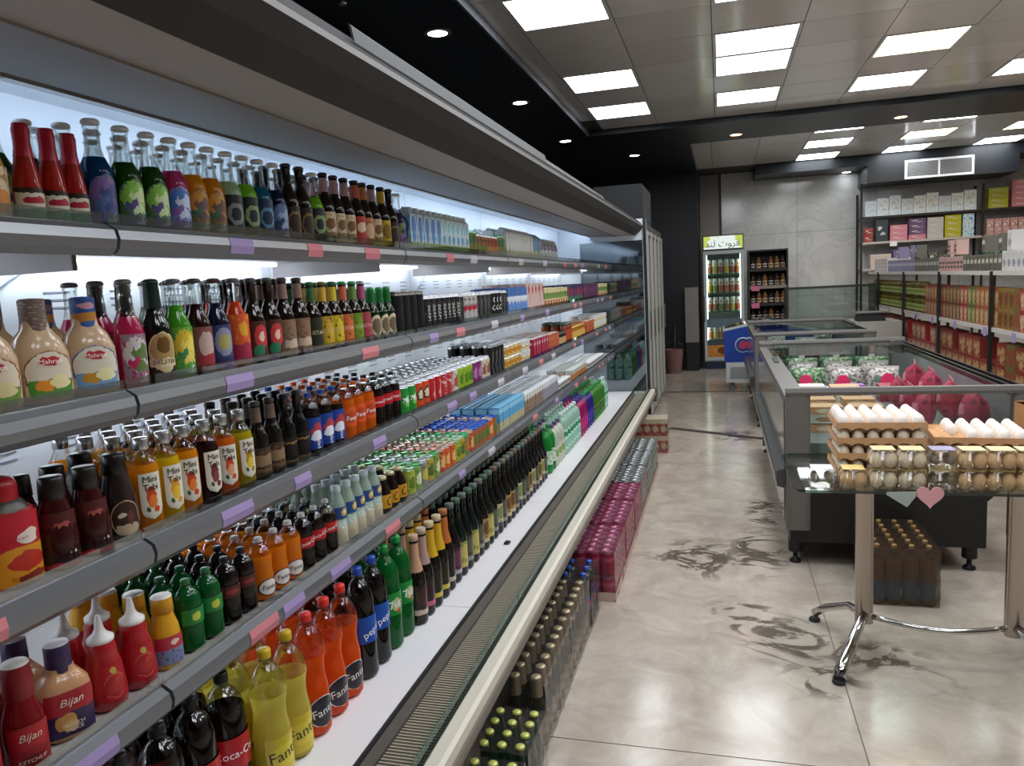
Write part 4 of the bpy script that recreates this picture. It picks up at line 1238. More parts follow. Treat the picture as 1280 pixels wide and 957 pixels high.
D5['mcr'] = maltbig('big dark bottle with cream label', '#100e0c', None, '#c0b48a', '#7f8a50', '#6a5540', '#4a4458')
D5['mbl'] = maltbig('big plain dark bottle', '#0d0f10', None, '#3a3a34', '#5a5a4a', '#5a6a62', '#8f8a78')
D5['gpet'] = petbottle('soda_bottle', 'bright green bottle at the far end', .27, .042, liquid('#1f9a3a', .4), '#1a7a34', label('#c8d4c0', (), speck='#3f8a4a', spscale=6), (.2, .5), 90, fill=.9)
D5['wpet'] = petbottle('yogurt_drink_bottle', 'white yogurt drink bottle with purple cap', .25, .042, liquid('#d0d4c0', .3), '#5a3a6a', label('#d4d4c4', (('e', .5, .4, .3, .3, '#8aa060'),), speck='#b0b8a0', spscale=6), (.2, .5), 90, fill=.95)
D5['jug'] = petbottle('yogurt_drink_bottle', 'pale green tinted yogurt drink bottle', .27, .042, liquid('#a8d0bc', .35), '#e0e8e4', label('#bcdccc', (('r', .5, .75, .5, .12, '#2f8a5a'), ('r', .5, .3, .5, .2, '#8fc0a8'))), (.15, .62), 90, fill=.95)
D5['mag'] = petbottle('soda_bottle', 'magenta bottle with blue cap', .27, .042, liquid('#b01a6a', .35), '#3a3aa0', label('#c0287a', (), speck='#7a1a58', spscale=6), (.2, .5), 90, fill=.92)
D5['vio'] = petbottle('soda_bottle', 'violet blue bottle with green cap', .27, .042, liquid('#34248a', .35), '#2f9a5a', label('#4a38a0', (), speck='#2a2268', spscale=6), (.2, .5), 90, fill=.92)
D5['lgr'] = petbottle('soda_bottle', 'leaf green bottle with dark band', .27, .042, liquid('#3f8a2a', .35), '#2f9a3a', label('#3a5a2a', (), speck='#8ac04a', spscale=6), (.2, .5), 90, fill=.92)
_p = onz(634, 679, .4005)
tag(build('price_clip', MB().prism([(-.012, 0), (.012, 0), (.010, .008), (-.010, .008)], -.016, .016), mat('#1c1b1b', .4), loc=(_p.x, _p.y, .4005)), 'small black plastic clip lying on the white lower deck', 'clip')
# top-shelf cartons and small goods
S1K = {}
S1K['bcart'] = carton('milk_carton', 'tall blue and white carton', .055, .055, .150, label('#d8e6ee', (('e', .5, .7, .4, .25, '#2f7ac0'), ('r', .5, .12, .5, .12, '#9ab860'), ('e', .5, .4, .3, .16, '#3f92d0')), speck='#8fc0e0', spscale=6), capc='#e8eef2', side='#cfe0ea', gable=True)
S1K['wcart'] = carton('milk_carton', 'tall white and pale blue carton', .055, .055, .150, label('#dcebee', (('e', .5, .75, .35, .16, '#8fd0dc'), ('r', .5, .12, .5, .12, '#a8c070'), ('e', .5, .4, .26, .14, '#4fa0d0')), speck='#a8d4dc', spscale=6), capc='#e8eef2', side='#dce8ec', gable=True)
S1K['smallb'] = can('drink_can', 'small brown and green can', .095, .025, label('#9a6a44', (('r', .5, .3, .5, .2, '#7a8a3a'),), speck='#6a3f2a', spscale=6))
S1K['smallg'] = can('drink_can', 'small olive can', .105, .025, label('#8a8440', (('r', .5, .7, .5, .2, '#4f7a4a'),), speck='#b8a860', spscale=6), top='#6fc0a0')
S1K['smallr'] = can('drink_can', 'small copper red can', .095, .025, label('#a8583a', (('r', .5, .3, .5, .2, '#c88a50'),), speck='#7a3a24', spscale=6))
S1K['wcart2'] = carton('milk_carton', 'white carton with grey green print', .06, .06, .150, label('#dfe2dc', (('r', .5, .15, .5, .15, '#b8b47a'),), speck='#b0b8b4', spscale=7), side='#dfe4e4', gable=True)
S1K['bcart2'] = carton('milk_carton', 'blue carton with white print', .06, .06, .145, label('#4f86b4', (('r', .5, .2, .5, .2, '#a8b88a'),), speck='#b8d0dc', spscale=7), side='#6f9cc0', gable=True)


def bagmb(w, dpt, h, n=6):
    b = MB()
    w2 = n + 1
    for side in (1, -1):
        st = len(b.v)
        for i in range(n + 1):
            for j in range(n + 1):
                u, v = i / n, j / n
                bul = (math.sin(math.pi * u) ** .6) * (math.sin(math.pi * v) ** .5)
                b.v.append((side * dpt / 2 * bul, (u - .5) * w * (1 - .05 * math.sin(math.pi * v)), v * h))
        for i in range(n):
            for j in range(n):
                a = st + i * w2 + j
                f = (a, a + w2, a + w2 + 1, a + 1)
                uv = [(i / n, j / n), ((i + 1) / n, j / n), ((i + 1) / n, (j + 1) / n), (i / n, (j + 1) / n)]
                if side > 0:
                    b.face(f, 0, True, uv)
                else:
                    b.face(f[::-1], 0, True, uv[::-1])
    return b


def bag(name, desc, w, dpt, h, lab, cat='bag'):
    return Kind(name, cat, desc, [('pouch', bagmb(w, dpt, h), [lab], None), ('top_seal', MB().box(-.0012, .0012, -w / 2, w / 2, h - .004, h + .012), [lab], None)], w)


S1K['bag'] = bag('snack_pouch', 'white pouch with purple print', .10, .06, .125, label('#d0d0d4', (('e', .4, .7, .3, .16, '#6f5a78'),), speck='#8f9a88', spscale=5))


# ------------------------------------------------------------------ shelf filling
def fill(seq, where, x=-1.072, rows=3, near=2.6, drow=None, jit=.0012, start=None):
    """seq: list of (kind, y_centre) front row; rows behind repeat the same kind"""
    z = ZS[where]
    for ent in seq:
        k, y = ent[0], ent[1]
        nr = ent[2] if len(ent) > 2 else rows
        stack = ent[3] if len(ent) > 3 else 1
        dr = max(k.w + .008, .06)
        for r_ in range(nr):
            for st in range(stack):
                zz = z + .0008
                if st:
                    zz += st * .0595
                rz = random.uniform(-.12, .12) - (.38 if y < 2.6 else .2)
                if 'carton' in k.name or 'pack' in k.name:
                    rz = random.uniform(-.03, .03)
                place(k, (x - (k.w / 2 - .028) - r_ * dr + random.uniform(-jit, jit), y + random.uniform(-jit, jit), zz), rz, where, r_, detail=(y < near and r_ < 2) or (r_ == 0 and y < near + 1.2), desc=('upper ' + k.desc) if st else None)


def run(k, y0, y1, rows=3, gap=.004, stack=1, n=None):
    w = k.w + gap
    n = n or max(1, int(round((y1 - y0) / w)))
    st = (y1 - y0) / n
    return [(k, y0 + (i + .5) * st, rows, stack) for i in range(n)]


# top shelf
M = k_moj
seq = [(k_mango, .42, 1), (k_mango, .52, 1), (k_mango, .62, 1), (k_mango, .72, 1), (k_mango, .82, 1), (k_mango, .918, 1), (k_redsauce, .992, 1), (k_redsauce, 1.038, 1), (k_redsauce, 1.084, 1), (M['blue'], 1.145), (M['kiwi'], 1.215), (M['kiwi'], 1.281), (M['pink'], 1.342), (M['mango'], 1.402), (M['mango'], 1.462),
       (M['pale'], 1.527), (M['lime'], 1.587), (M['teal'], 1.648), (M['navy'], 1.710), (k_malt['gold'], 1.776), (k_malt['gold'], 1.838), (M['lime'], 1.90), (k_malt['cream'], 1.962), (k_malt['cream'], 2.024),
       (k_malt['cream'], 2.086), (k_malt['red'], 2.148), (k_malt['peach'], 2.208), (k_malt['cream'], 2.268), (k_malt['yellow'], 2.335), (k_malt['gold'], 2.396), (M['violet'], 2.462)]
seq += run(S1K['bcart'], 2.51, 2.82) + run(S1K['wcart'], 2.82, 3.15) + run(S1K['smallg'], 3.17, 3.28) + run(S1K['smallb'], 3.28, 3.45) + run(S1K['smallr'], 3.45, 3.62) + run(S1K['smallg'], 3.62, 3.73)
seq += run(S1K['wcart2'], 3.75, 4.33) + run(S1K['bcart2'], 4.33, 4.52) + run(S1K['bag'], 4.62, 5.15, rows=2)
fill(seq, TOPS, rows=3)
# second row on the left of the top shelf is mostly tall sodas behind the low sauces
for y, kk in ((.90, 'kiwi'), (.965, 'navy'), (1.03, 'kiwi'), (1.095, 'navy')):
    place(M[kk], (-1.17, y, ZS[TOPS] + .001), 0, TOPS, 1, True)

# second shelf
S = S2K
seq = [(k_dress_brown, .40, 1), (k_dress_brown, .50, 1), (k_dress_tall, .60, 1), (k_dress_tall, .70, 2), (k_dress_tall, .80, 2), (k_dress_tall, .895, 2), (k_dress_brown, .992, 2), (k_dress_blue, 1.092, 2)]
ks = ['pinkA', 'delster', 'green', 'redcup', 'navy', 'orange', 'strawb', 'strawb', 'brown', 'brown', 'ist1', 'ist2', 'ist3', 'ist4', 'ist5', 'ist6']
ys = [1.175, 1.247, 1.31, 1.372, 1.437, 1.505, 1.572, 1.64, 1.706, 1.772, 1.838, 1.898, 1.958, 2.018, 2.078, 2.138]
seq += [(S[a_], b__) for a_, b__ in zip(ks, ys)]
seq += run(S['grn'], 2.175, 2.35) + run(S['blackcan'], 2.355, 2.61, n=4) + run(S['hype'], 2.615, 3.0) + run(S['darkcan'], 3.0, 3.05, n=1) + run(S['hypesilver'], 3.06, 3.23, n=3) + run(S['darkcan'], 3.23, 3.46) + run(S['ringcan'], 3.46, 3.62) + run(S['darkcan'], 3.62, 3.72)
seq += run(S['bluecart'], 3.73, 4.12) + run(S['pinkcart'], 4.13, 4.56) + run(S['creamcart'], 4.57, 5.3) + run(S['navycart'], 5.32, 5.95) + run(S['purplecart'], 5.96, 6.7) + run(S['creamcart'], 6.72, 7.25)
fill(seq, 'second shelf', rows=3)

# third shelf
S = S3K
seq = [(k_tomato, .41, 1), (k_tomato, .507, 1), (k_tomato, .604, 1), (k_tomato, .700, 2), (k_tomato, .797, 2), (k_tomato, .893, 2), (k_syrup, .972, 2), (k_syrup, 1.040, 2), (k_choc, 1.110, 2)]
ks = ['jorange', 'jyellow', 'jorange', 'jdark', 'jpeach', 'jpine']
ys = [1.172, 1.23, 1.289, 1.352, 1.415, 1.477]
seq += [(S[a_], b__, 4) for a_, b__ in zip(ks, ys)]
seq += [(S['maltb'], 1.542), (S['maltb'], 1.602), (S['maltd'], 1.662), (S['maltd'], 1.72)]
seq += [(S['pepsi'], 1.785, 4), (S['pepsi'], 1.85, 4), (S['pepsi'], 1.915, 4)] + run(S['fanta'], 1.95, 2.15, 4) + run(S['coke'], 2.155, 2.345, 4)
seq += run(S['c7up'], 2.35, 2.48, 5) + run(S['corange'], 2.48, 2.607, 5) + run(S['cred'], 2.607, 2.735, 5) + run(S['credw'], 2.735, 2.862, 5) + run(S['cwhite'], 2.86, 2.93, 5, n=1) + run(S['clime'], 2.93, 3.12, 5) + run(S['cpurple'], 3.12, 3.25, 5) + run(S['cbeige'], 3.25, 3.38, 5)
seq += run(S['cblack'], 3.39, 3.62, 4) + run(S['yog'], 3.64, 3.99, 3, stack=2, n=4) + run(S['yogw'], 4.0, 4.18, 3, stack=2, n=2) + run(S['redpack'], 4.22, 4.62, 4) + run(S['redcheck'], 4.62, 4.95, 4) + run(S['darkjar'], 5.0, 5.2, 3) + run(S['redjar'], 5.22, 5.42, 3) + run(S['ambjar'], 5.44, 5.95, 3)
seq += run(S['redcheck'], 6.0, 6.4, 3) + run(S['yogw'], 6.5, 7.2, 3, stack=2, n=8)
fill(seq, 'third shelf', rows=3)

# fourth shelf
S = S4K
seq = [(k_bijk, .45, 1), (k_bijk, .532, 1), (k_bijk, .614, 1), (k_bijk, .696, 2), (k_bijk, .78, 2), (k_bijk, .862, 2), (k_bijc, .948, 2), (k_squeeze, 1.030, 2), (k_squeeze, 1.106, 2), (k_must, 1.180, 4)]
seq += [(S['g7up'], 1.250, 4), (S['g7up'], 1.312, 4), (S['cokeg'], 1.376, 4), (S['cokeg'], 1.438, 4)] + run(S['fant'], 1.475, 1.665, 4) + run(S['cokel'], 1.668, 1.855, 4) + run(S['doogh'], 1.86, 2.15, 4) + run(S['cdark'], 2.155, 2.345, 4)
order = ['clemon', 'clgreen', 'cgreyl', 'cyellow', 'clgreen', 'credo', 'corng', 'corng', 'clemon', 'cyellow', 'cteal', 'credo', 'cblue', 'cblue', 'cblue', 'cblue', 'corng', 'cblue']
for i, a_ in enumerate(order):
    seq.append((S[a_], 2.39 + i * .0595, 6))
seq += run(S['bluecart'], 3.47, 3.95, 4) + run(S['browncart'], 3.96, 4.4, 5) + run(S['greycart'], 4.4, 4.85, 5) + run(S['cheese'], 4.9, 5.3, 4, stack=1) + run(S['orcart'], 5.35, 5.95, 3)
seq += run(S['cheese'], 6.1, 6.9, 3)
fill(seq, 'fourth shelf', rows=3)

# lower deck
D = D5
seq = [(D['cokeb'], .54, 1), (D['cokeb'], .636, 1), (D['cokeb'], .732, 2), (D['cokeb'], .828, 2), (D['cokec'], .924), (D['cokeb'], 1.02), (D['cokec'], 1.115), (D['cokeb'], 1.212), (D['cokeb'], 1.31)]
fill(seq, 'lower deck', x=-1.045, rows=3)
seq = [(D['flem'], 1.405), (D['flem'], 1.495), (D['fora'], 1.585), (D['fora'], 1.675), (D['fora'], 1.765), (D['pepsi'], 1.865), (D['pepsi'], 1.955), (D['sup'], 2.045), (D['sup'], 2.135)]
fill(seq, 'lower deck', x=-1.0, rows=3)
mk = ['mpk', 'mpi', 'mye', 'mye', 'mor', 'mpu', 'mgr', 'mbl', 'mgr', 'mbl', 'mtan', 'mgr', 'mbl', 'mcr', 'mbl', 'mtan', 'mtan', 'mbl', 'mcr', 'mbl', 'mbl', 'mtan', 'mcr', 'mbl', 'mtan', 'mcr', 'mbl']
seq = [(D[a_], 2.215 + i * .0705) for i, a_ in enumerate(mk)]
fill(seq, 'lower deck', x=-.985, rows=3, near=3.2)
seq = run(D['gpet'], 4.14, 4.32) + run(D['wpet'], 4.32, 4.6) + run(D['jug'], 4.62, 5.15) + run(D['mag'], 5.16, 5.45) + run(D['vio'], 5.45, 5.75) + run(D['lgr'], 5.75, 6.3) + run(D['jug'], 6.3, 6.5)
fill(seq, 'lower deck', x=-.985, rows=3)

# ================================================================== DRINK PACKS ON THE FLOOR
def pack(name, lab, kind_mesh, xs, ys, tiers, th, wrapm, cat='drinks pack', group=None, partname='bottle', tray=None, top=None, rr=.03):
    x0, x1, y0, y1 = min(xs) - rr - .003, max(xs) + rr + .003, min(ys) - rr - .003, max(ys) + rr + .003
    cx, cy = (x0 + x1) / 2, (y0 + y1) / 2
    t = thing(name, lab, cat, (cx, cy, 0), group=group)
    for ti in range(tiers):
        for x in xs:
            for y in ys:
                me = kind_mesh if not isinstance(kind_mesh, list) else random.choice(kind_mesh)
                obj(partname, me, t, (x - cx, y - cy, .001 + ti * th), random.uniform(-.3, .3))
    hh = top or tiers * th
    # stretched film sags between the tops and pulls in at the foot
    m = MB()
    nx, ny = 8, 10
    st = len(m.v)
    for i in range(nx + 1):
        for j in range(ny + 1):
            x = x0 + (x1 - x0) * i / nx
            y = y0 + (y1 - y0) * j / ny
            m.v.append((x - cx, y - cy, hh + .002 - .006 * (random.random())))
    for i in range(nx):
        for j in range(ny):
            a = st + i * (ny + 1) + j
            m.face((a, a + ny + 1, a + ny + 2, a + 1), 0, True)
    for (a, b_, ax) in ((x0, x1, 0), (x0, x1, 1), (y0, y1, 2), (y0, y1, 3)):
        n_, zz = 10, 5
        st = len(m.v)
        for i in range(n_ + 1):
            q = a + (b_ - a) * i / n_
            for j in range(zz + 1):
                z = hh * j / zz
                jit = random.uniform(-.002, .002)
                if ax < 2:
                    m.v.append((q - cx, (y0 if ax == 0 else y1) - cy + jit, z))
                else:
                    m.v.append(((x0 if ax == 2 else x1) - cx + jit, q - cy, z))
        for i in range(n_):
            for j in range(zz):
                k = st + i * (zz + 1) + j
                m.face((k, k + zz + 1, k + zz + 2, k + 1), 0, True)
    build('shrink_film', m, wrapm, t)
    if tray:
        build('tray', MB().box(x0 - cx - .001, x1 - cx + .001, y0 - cy - .001, y1 - cy + .001, 0, .045, faces='xXyY'), tray, t)
    return t


gk = glassbottle('bottle', 'x', .232, .025, liquid('#14401c', .3), label('#2a5a2c', (('e', .5, .5, .3, .3, '#b8c88a'),)), (.15, .45), 70, cap='#b9bd62', capmetal=.2, neck=.46).joined_mesh()
ok_ = glassbottle('bottle', 'x', .235, .032, liquid('#2a241c', .2), label('#8a7560', (('r', .5, .5, .5, .14, '#b09a80'),), speck='#6a5646', spscale=7), (.06, .42), 90, cap='#a89878', capmetal=.5, neck=.46, foil=mat('#9d8d74', .35, metal=.5)).joined_mesh()
pk = petbottle('bottle', 'x', .235, .036, liquid('#1a1212', .12), '#2a52ae', label('#1d4796', (('e', .5, .5, .1, .3, '#b03a48'),)), (.34, .60), 180, fill=.8).joined_mesh()
yw = [(-.663 + .053 * i) for i in range(3)]
pack('bottle_pack', 'nearest shrink wrapped pack of green bottles with yellow caps on the floor', gk, yw, [1.62 + .053 * i for i in range(4)], 1, .235, WRAP, group='wrapped drink packs on the floor', top=.226, rr=.026)
pack('bottle_pack', 'second shrink wrapped pack of green bottles with yellow caps on the floor', gk, yw, [1.865 + .0545 * i for i in range(4)], 1, .235, WRAP, group='wrapped drink packs on the floor', top=.226, rr=.026)
for j, nm in enumerate(('first', 'second', 'third', 'fourth')):
    pack('bottle_pack', nm + ' shrink wrapped pack of dark bottles with gold foil tops from the near end', ok_, [-.672, -.600], [2.232 + .2155 * j + .069 * i for i in range(3)], 1, .235, WRAP, group='wrapped drink packs on the floor', top=.236, rr=.033)
pack('bottle_pack', 'shrink wrapped pack of cola bottles with blue caps on the floor', pk, [-.680, -.600], [3.112 + .078 * i for i in range(3)], 1, .235, WRAP, group='wrapped drink packs on the floor', top=.225, rr=.037)
PINKW = glass('#f0c0d0', .08, .15, '#c85a80', .10)
pc = can('can', 'x', .118, .0325, label('#b02a50', (('r', .5, .7, .5, .1, '#d890a8'),), speck='#8a1c3c', spscale=6)).joined_mesh()
bc_ = can('can', 'x', .118, .0325, label('#7a3a30', (('r', .5, .7, .5, .1, '#b89a80'),), speck='#5a2a24', spscale=6)).joined_mesh()
gc = can('can', 'x', .118, .0325, label('#3a6a50', (('r', .5, .7, .5, .1, '#b8c0b0'),), speck='#2a4a3a', spscale=6)).joined_mesh()
wc = can('can', 'x', .118, .0325, label('#8a8480', (('r', .5, .7, .5, .1, '#b84a50'),), speck='#5a5856', spscale=6)).joined_mesh()
TRAYP = mat('#c4a79a', .7)
X4 = [-.735 + .067 * i for i in range(4)]
pack('can_pack', 'pink shrink wrapped pack of cans two tiers high, nearest of the pink packs', [pc, pc, bc_], X4, [3.40 + .067 * i for i in range(6)], 2, .121, PINKW, group='wrapped drink packs on the floor', partname='can', tray=TRAYP, top=.243, rr=.034)
pack('can_pack', 'pink shrink wrapped pack of cans two tiers high, middle of the pink packs', [pc], X4, [3.84 + .067 * i for i in range(6)], 2, .121, PINKW, group='wrapped drink packs on the floor', partname='can', tray=TRAYP, top=.243, rr=.034)
pack('can_pack', 'pink shrink wrapped pack of cans two tiers high, farthest of the pink packs', [pc], X4, [4.28 + .067 * i for i in range(5)], 2, .121, PINKW, group='wrapped drink packs on the floor', partname='can', tray=TRAYP, top=.243, rr=.034)
pack('can_pack', 'grey and pink shrink wrapped can pack between pink and green packs', [wc], X4, [4.66 + .067 * i for i in range(6)], 2, .121, WRAP, group='wrapped drink packs on the floor', partname='can', tray=TRAYP, top=.243, rr=.034)
pack('can_pack', 'green shrink wrapped can pack, nearer of two beside the bumper', [gc], X4, [5.10 + .067 * i for i in range(6)], 2, .121, WRAP, group='wrapped drink packs on the floor', partname='can', tray=TRAYP, top=.243, rr=.034)
pack('can_pack', 'green shrink wrapped can pack, farther of two beside the bumper', [gc], X4, [5.54 + .067 * i for i in range(6)], 2, .121, WRAP, group='wrapped drink packs on the floor', partname='can', tray=TRAYP, top=.243, rr=.034)
# red and cream carton pack at the far end
t = thing('carton_pack', 'red and cream cola pack standing on the floor at the fridge end', 'drinks pack', (-.595, 6.55, 0))
rc = label('#a83a36', (('r', .5, .86, .5, .14, '#d8c8b0'), ('e', .5, .4, .35, .2, '#c8b8a0')), speck='#d8c0a8', spscale=6)
for i in range(4):
    for j in range(2):
        for k in range(2):
            obj('carton', MB().box(-.0335, .0335, -.055, .055, 0, .145, 1, mmap={'y': 0, 'X': 0, 'Y': 0}).mesh('carton', [rc, mat('#d4c6b0', .6)]), t, (-.1 + i * .068, -.056 + j * .112, .001 + k * .147))
build('shrink_film', MB().box(-.136, .140, -.114, .114, .002, .298, faces='xXyYZ'), WRAP, t)

# ================================================================== ISLAND FREEZERS
SIDE = mat('#a7a39d', .10, metal=.75)
FGREY = mat('#625e59', .4, var=.06)
LINER = mat('#7f8280', .4)
BLK = mat('#151413', .45, var=.2)


def island(y0, y1, x0, x1, lab, detail=True):
    t = thing('island_freezer', lab, 'freezer', ((x0 + x1) / 2, y0, 0))
    ox, oy = -(x0 + x1) / 2, -y0

    def P(name, mb, ms):
        mb.v = [(a + ox, b + oy, c) for a, b, c in mb.v]
        return build(name, mb, ms, t)
    xr = x1 - .20
    P('base', MB().prism([(x0 + .02, .13), (xr, .13), (xr, .36), (x1 - .06, .50), (x1, .56), (x0, .56), (x0, .30), (x0 + .02, .28)], y0 + .03, y1 - .03), BLK)
    P('side_panel', MB().box(x0 - .006, x0 - .001, y0 + .08, y1 - .06, .24, .84), SIDE)
    P('liner', MB().box(x0 + .10, x1 - .10, y0 + .03, y1 - .03, .561, .640), LINER)
    P('left_wall', MB().box(x0, x0 + .10, y0 + .03, y1 - .03, .561, .875, mmap={'X': 1}), [FGREY, LINER])
    P('right_wall', MB().box(x1 - .10, x1, y0 + .03, y1 - .03, .561, .86, mmap={'x': 1}), [BLK, LINER])
    for k in range(3):
        P('lid_track', MB().box(x1 - .10 + k * .035, x1 - .088 + k * .035, y0 + .04, y1 - .04, .86, .885 + .006 * k), mat('#3b3a39', .25, metal=.6))
    P('lid_handle', MB().box(x0 + .045, x0 + .075, y0 + (y1 - y0) * .55, y0 + (y1 - y0) * .66, .8755, .882), DGREY)
    for xx in (x0, x1 - .115):
        P('corner_post', MB().prism([(xx, y0), (xx + .115, y0), (xx + .115, y0 + .03), (xx, y0 + .03)], 0, 0, caps=False) if False else MB().loft([(.0577, 0), (.0577, .70)], 16, cx=xx + .0577, cy=y0 + .03, cz=.20, ex=5, sy=.6), FGREY)
        P('corner_post', MB().loft([(.0577, 0), (.0577, .70)], 16, cx=xx + .0577, cy=y1 - .03, cz=.20, ex=5, sy=.6), FGREY)
    for yy in (y0 + .0, y1 - .03):
        P('top_rail', MB().prism([(yy - .006, .885), (yy + .036, .885), (yy + .040, .90), (yy + .034, .92), (yy - .004, .92), (yy - .01, .90)], x0, x1, axis='x'), FGREY)
        P('end_glass', MB().box(x0 + .117, x1 - .117, yy + .010, yy + .016, .565, .885), GLASS)
    P('bumper', MB().prism([(x0 - .006, .40), (x0 - .04, .41), (x0 - .045, .45), (x0 - .04, .49), (x0 - .006, .50)], y0 + .06, y1 - .02), mat('#4a4a4b', .3, metal=.3))
    P('bumper_strip', MB().box(x0 - .05, x0 - .0455, y0 + .06, y1 - .02, .438, .462), STEEL)
    for xx in (x0 + .05, xr - .05):
        for yy in (y0 + .10, y1 - .12):
            ft = P('foot', MB().loft([(.028, .0), (.03, .012), (.012, .022), (.012, .06), None, (.035, .06), (.035, .132)], 12, cx=xx, cy=yy), BLK)
    # sliding clear lids
    n = 3
    L = (y1 - y0 - .1) / n
    for i in range(2 if y0 < 5 else 0, n):
        P('sliding_lid', MB().box(x0 + .055, x1 - .06, y0 + .05 + i * L, y0 + .05 + (i + 1) * L + .03, .888 + .006 * (i % 2), .891 + .006 * (i % 2)), glass('#f3f6f5', .015))
    return t


island(3.90, 6.62, .30, 1.40, 'long glass ended island freezer with grey corner posts behind the egg table')
island(7.50, 9.45, .30, 1.36, 'second island freezer standing behind the nearer one')

FZ = .6405
FK = {}
FK['greens'] = Kind('vegetable_bag', 'bag', 'clear bag of leafy greens', [('bag', bagmb(.23, .15, .17), [label('#9aa68e', (), speck='#3f6a3a', spscale=9, spthr=.47)], None), ('tie', MB().box(-.008, .008, -.02, .02, .165, .19), [mat('#d8d8d4', .5)], None)], .26)
FK['white'] = Kind('frozen_bag', 'bag', 'white and green frozen food bag', [('bag', bagmb(.20, .12, .16), [label('#c4beb6', (('e', .5, .55, .3, .2, '#5f7a66'), ('e', .5, .3, .2, .08, '#b8485a')), speck='#6f6a64', spscale=9, spthr=.52, warp=.5)], None), ('top_seal', MB().box(-.002, .002, -.10, .10, .157, .172), [mat('#cfcac2', .4)], None)], .22)
FK['red'] = Kind('meat_bag', 'bag', 'bag of pink red meat', [('bag', bagmb(.24, .14, .22), [label('#a0344a', (('e', .5, .6, .25, .16, '#c87888'),), speck='#6f1c30', spscale=4)], None), ('top_seal', MB().box(-.002, .002, -.12, .12, .215, .235), [mat('#a85a6a', .4)], None)], .24)
FK['flat'] = packet('frozen_box', 'white lidded frozen food box', .17, .12, .045, label('#d0c8be', (('e', .5, .5, .3, .3, '#a87a60'),), speck='#b09a88', spscale=5), mat('#d6d0c8', .5))
FK['flatp'] = packet('frozen_box', 'peach coloured frozen food tray', .16, .12, .04, label('#cf9a72', (('e', .5, .5, .3, .3, '#e0c8a8'),), speck='#a8683f', spscale=5), mat('#d09a70', .5, var=.3, vscale=30))
FK['purple'] = packet('frozen_box', 'lilac frozen food box', .12, .08, .09, label('#8a5aa0', (('e', .5, .5, .3, .3, '#b090c8'),)), mat('#9468ac', .5))
FK['blue'] = packet('frozen_box', 'pale blue frozen food box', .14, .08, .075, label('#8fa8b8', (('r', .5, .3, .4, .1, '#5f7a90'),)), mat('#9ab0bc', .5))
FK['redbox'] = packet('frozen_box', 'dark red frozen food box', .15, .12, .10, label('#8a2434', (('e', .5, .5, .3, .3, '#c06a78'),), speck='#6a1824', spscale=5), mat('#92303f', .5))
INF = 'nearer island freezer'


def putf(kn, px, py, z=FZ, rz=0., lie=False, row=0):
    p = onz(px, py, z + .05)
    o = place(FK[kn], (p.x, p.y, z), rz, INF, row, True)
    return o


def cell(kn, x, y, rz=0., z=FZ, sc_=1.):
    return place(FK[kn], (x, y, z), rz, INF, 0, True, scale=sc_)


rzf = lambda: R(-90) + random.uniform(-.25, .25)
for i in range(3):
    cell('greens', .60 + i * .25, 6.25, rzf())
for i in range(3):
    cell('white', .58 + i * .24, 5.95, rzf())
for i, kn in enumerate(('greens', 'white', 'white')):
    cell(kn, .58 + i * .24, 5.62, rzf())
for i, kn in enumerate(('blue', 'purple')):
    cell(kn, .66 + i * .17, 5.32, R(-90))
for i in range(4):
    cell('red', 1.19, 4.12 + i * .40, random.uniform(-.2, .2) + R(180))
for j in range(4):
    for i in range(3):
        kn = random.choice(['flat', 'flatp', 'flat', 'flatp'])
        if i == 2:
            continue
        cell(kn, .52 + i * .20, 4.25 + j * .24, R(-90))
for i in range(3):
    cell('red', 1.02, 4.35 + i * .30, R(180) + random.uniform(-.15, .15), sc_=.8)
for i in range(3):
    cell('redbox', 1.02, 5.22 + i * .0, R(180)) if i == 0 else None
for lv in (1, 2):
    for j in range(4):
        for i in range(2):
            cell(random.choice(['flat', 'flatp', 'flat']), .52 + i * .20, 4.25 + j * .24, R(-90), FZ + .0475 * lv)
# price cards on the glass of the freezer
def heart_mb(s, th=.003):
    pts = []
    for i in range(28):
        t_ = 2 * math.pi * i / 28
        x = 16 * math.sin(t_) ** 3
        y = 13 * math.cos(t_) - 5 * math.cos(2 * t_) - 2 * math.cos(3 * t_) - math.cos(4 * t_)
        pts.append((x * s / 32, y * s / 32))
    m = MB()
    for yy in (0, th):
        for (a, b__) in pts:
            m.v.append((a, yy, b__))
    n = len(pts)
    m.face(list(range(n))[::1])
    m.face([n + i for i in range(n)][::-1])
    for i in range(n):
        j = (i + 1) % n
        m.face((i, n + i, n + j, j))
    return m


tag(build('price_card', heart_mb(.085), mat('#d8a8a8', .6), loc=(.56, 5.12, FZ + .10)), 'pale pink heart shaped card standing among goods in the island freezer', 'price card')
for i, (x, y) in enumerate(((.55, 5.50), (.78, 5.46), (1.06, 5.50))):
    tag(build('price_card', MB().loft([(.035, 0), (.045, .03), (.042, .09), (.02, .12)], 12, sy=.12), mat('#cf2a5c', .5), loc=(x, y - .04, FZ + .02)),
        ('left', 'middle', 'right')[i] + ' crimson scalloped price card before the bags in the freezer', 'price card', 'crimson price cards')
IN2 = 'second island freezer'
for j in range(4):
    for i in range(3):
        place(FK[random.choice(['redbox', 'flat', 'white', 'blue'])], (.56 + i * .26, 7.75 + j * .4, FZ), R(-90), IN2, 0, False)

# ================================================================== GLASS TABLE WITH EGGS
TZ = .735
tb_ = thing('glass_table', 'glass topped table on chrome legs carrying egg trays', 'table', (.75, 3.0, 0))


def TP(name, mb, ms, par=None):
    mb.v = [(a - .75, b - 3.0, c) for a, b, c in mb.v]
    return build(name, mb, ms, par or tb_)


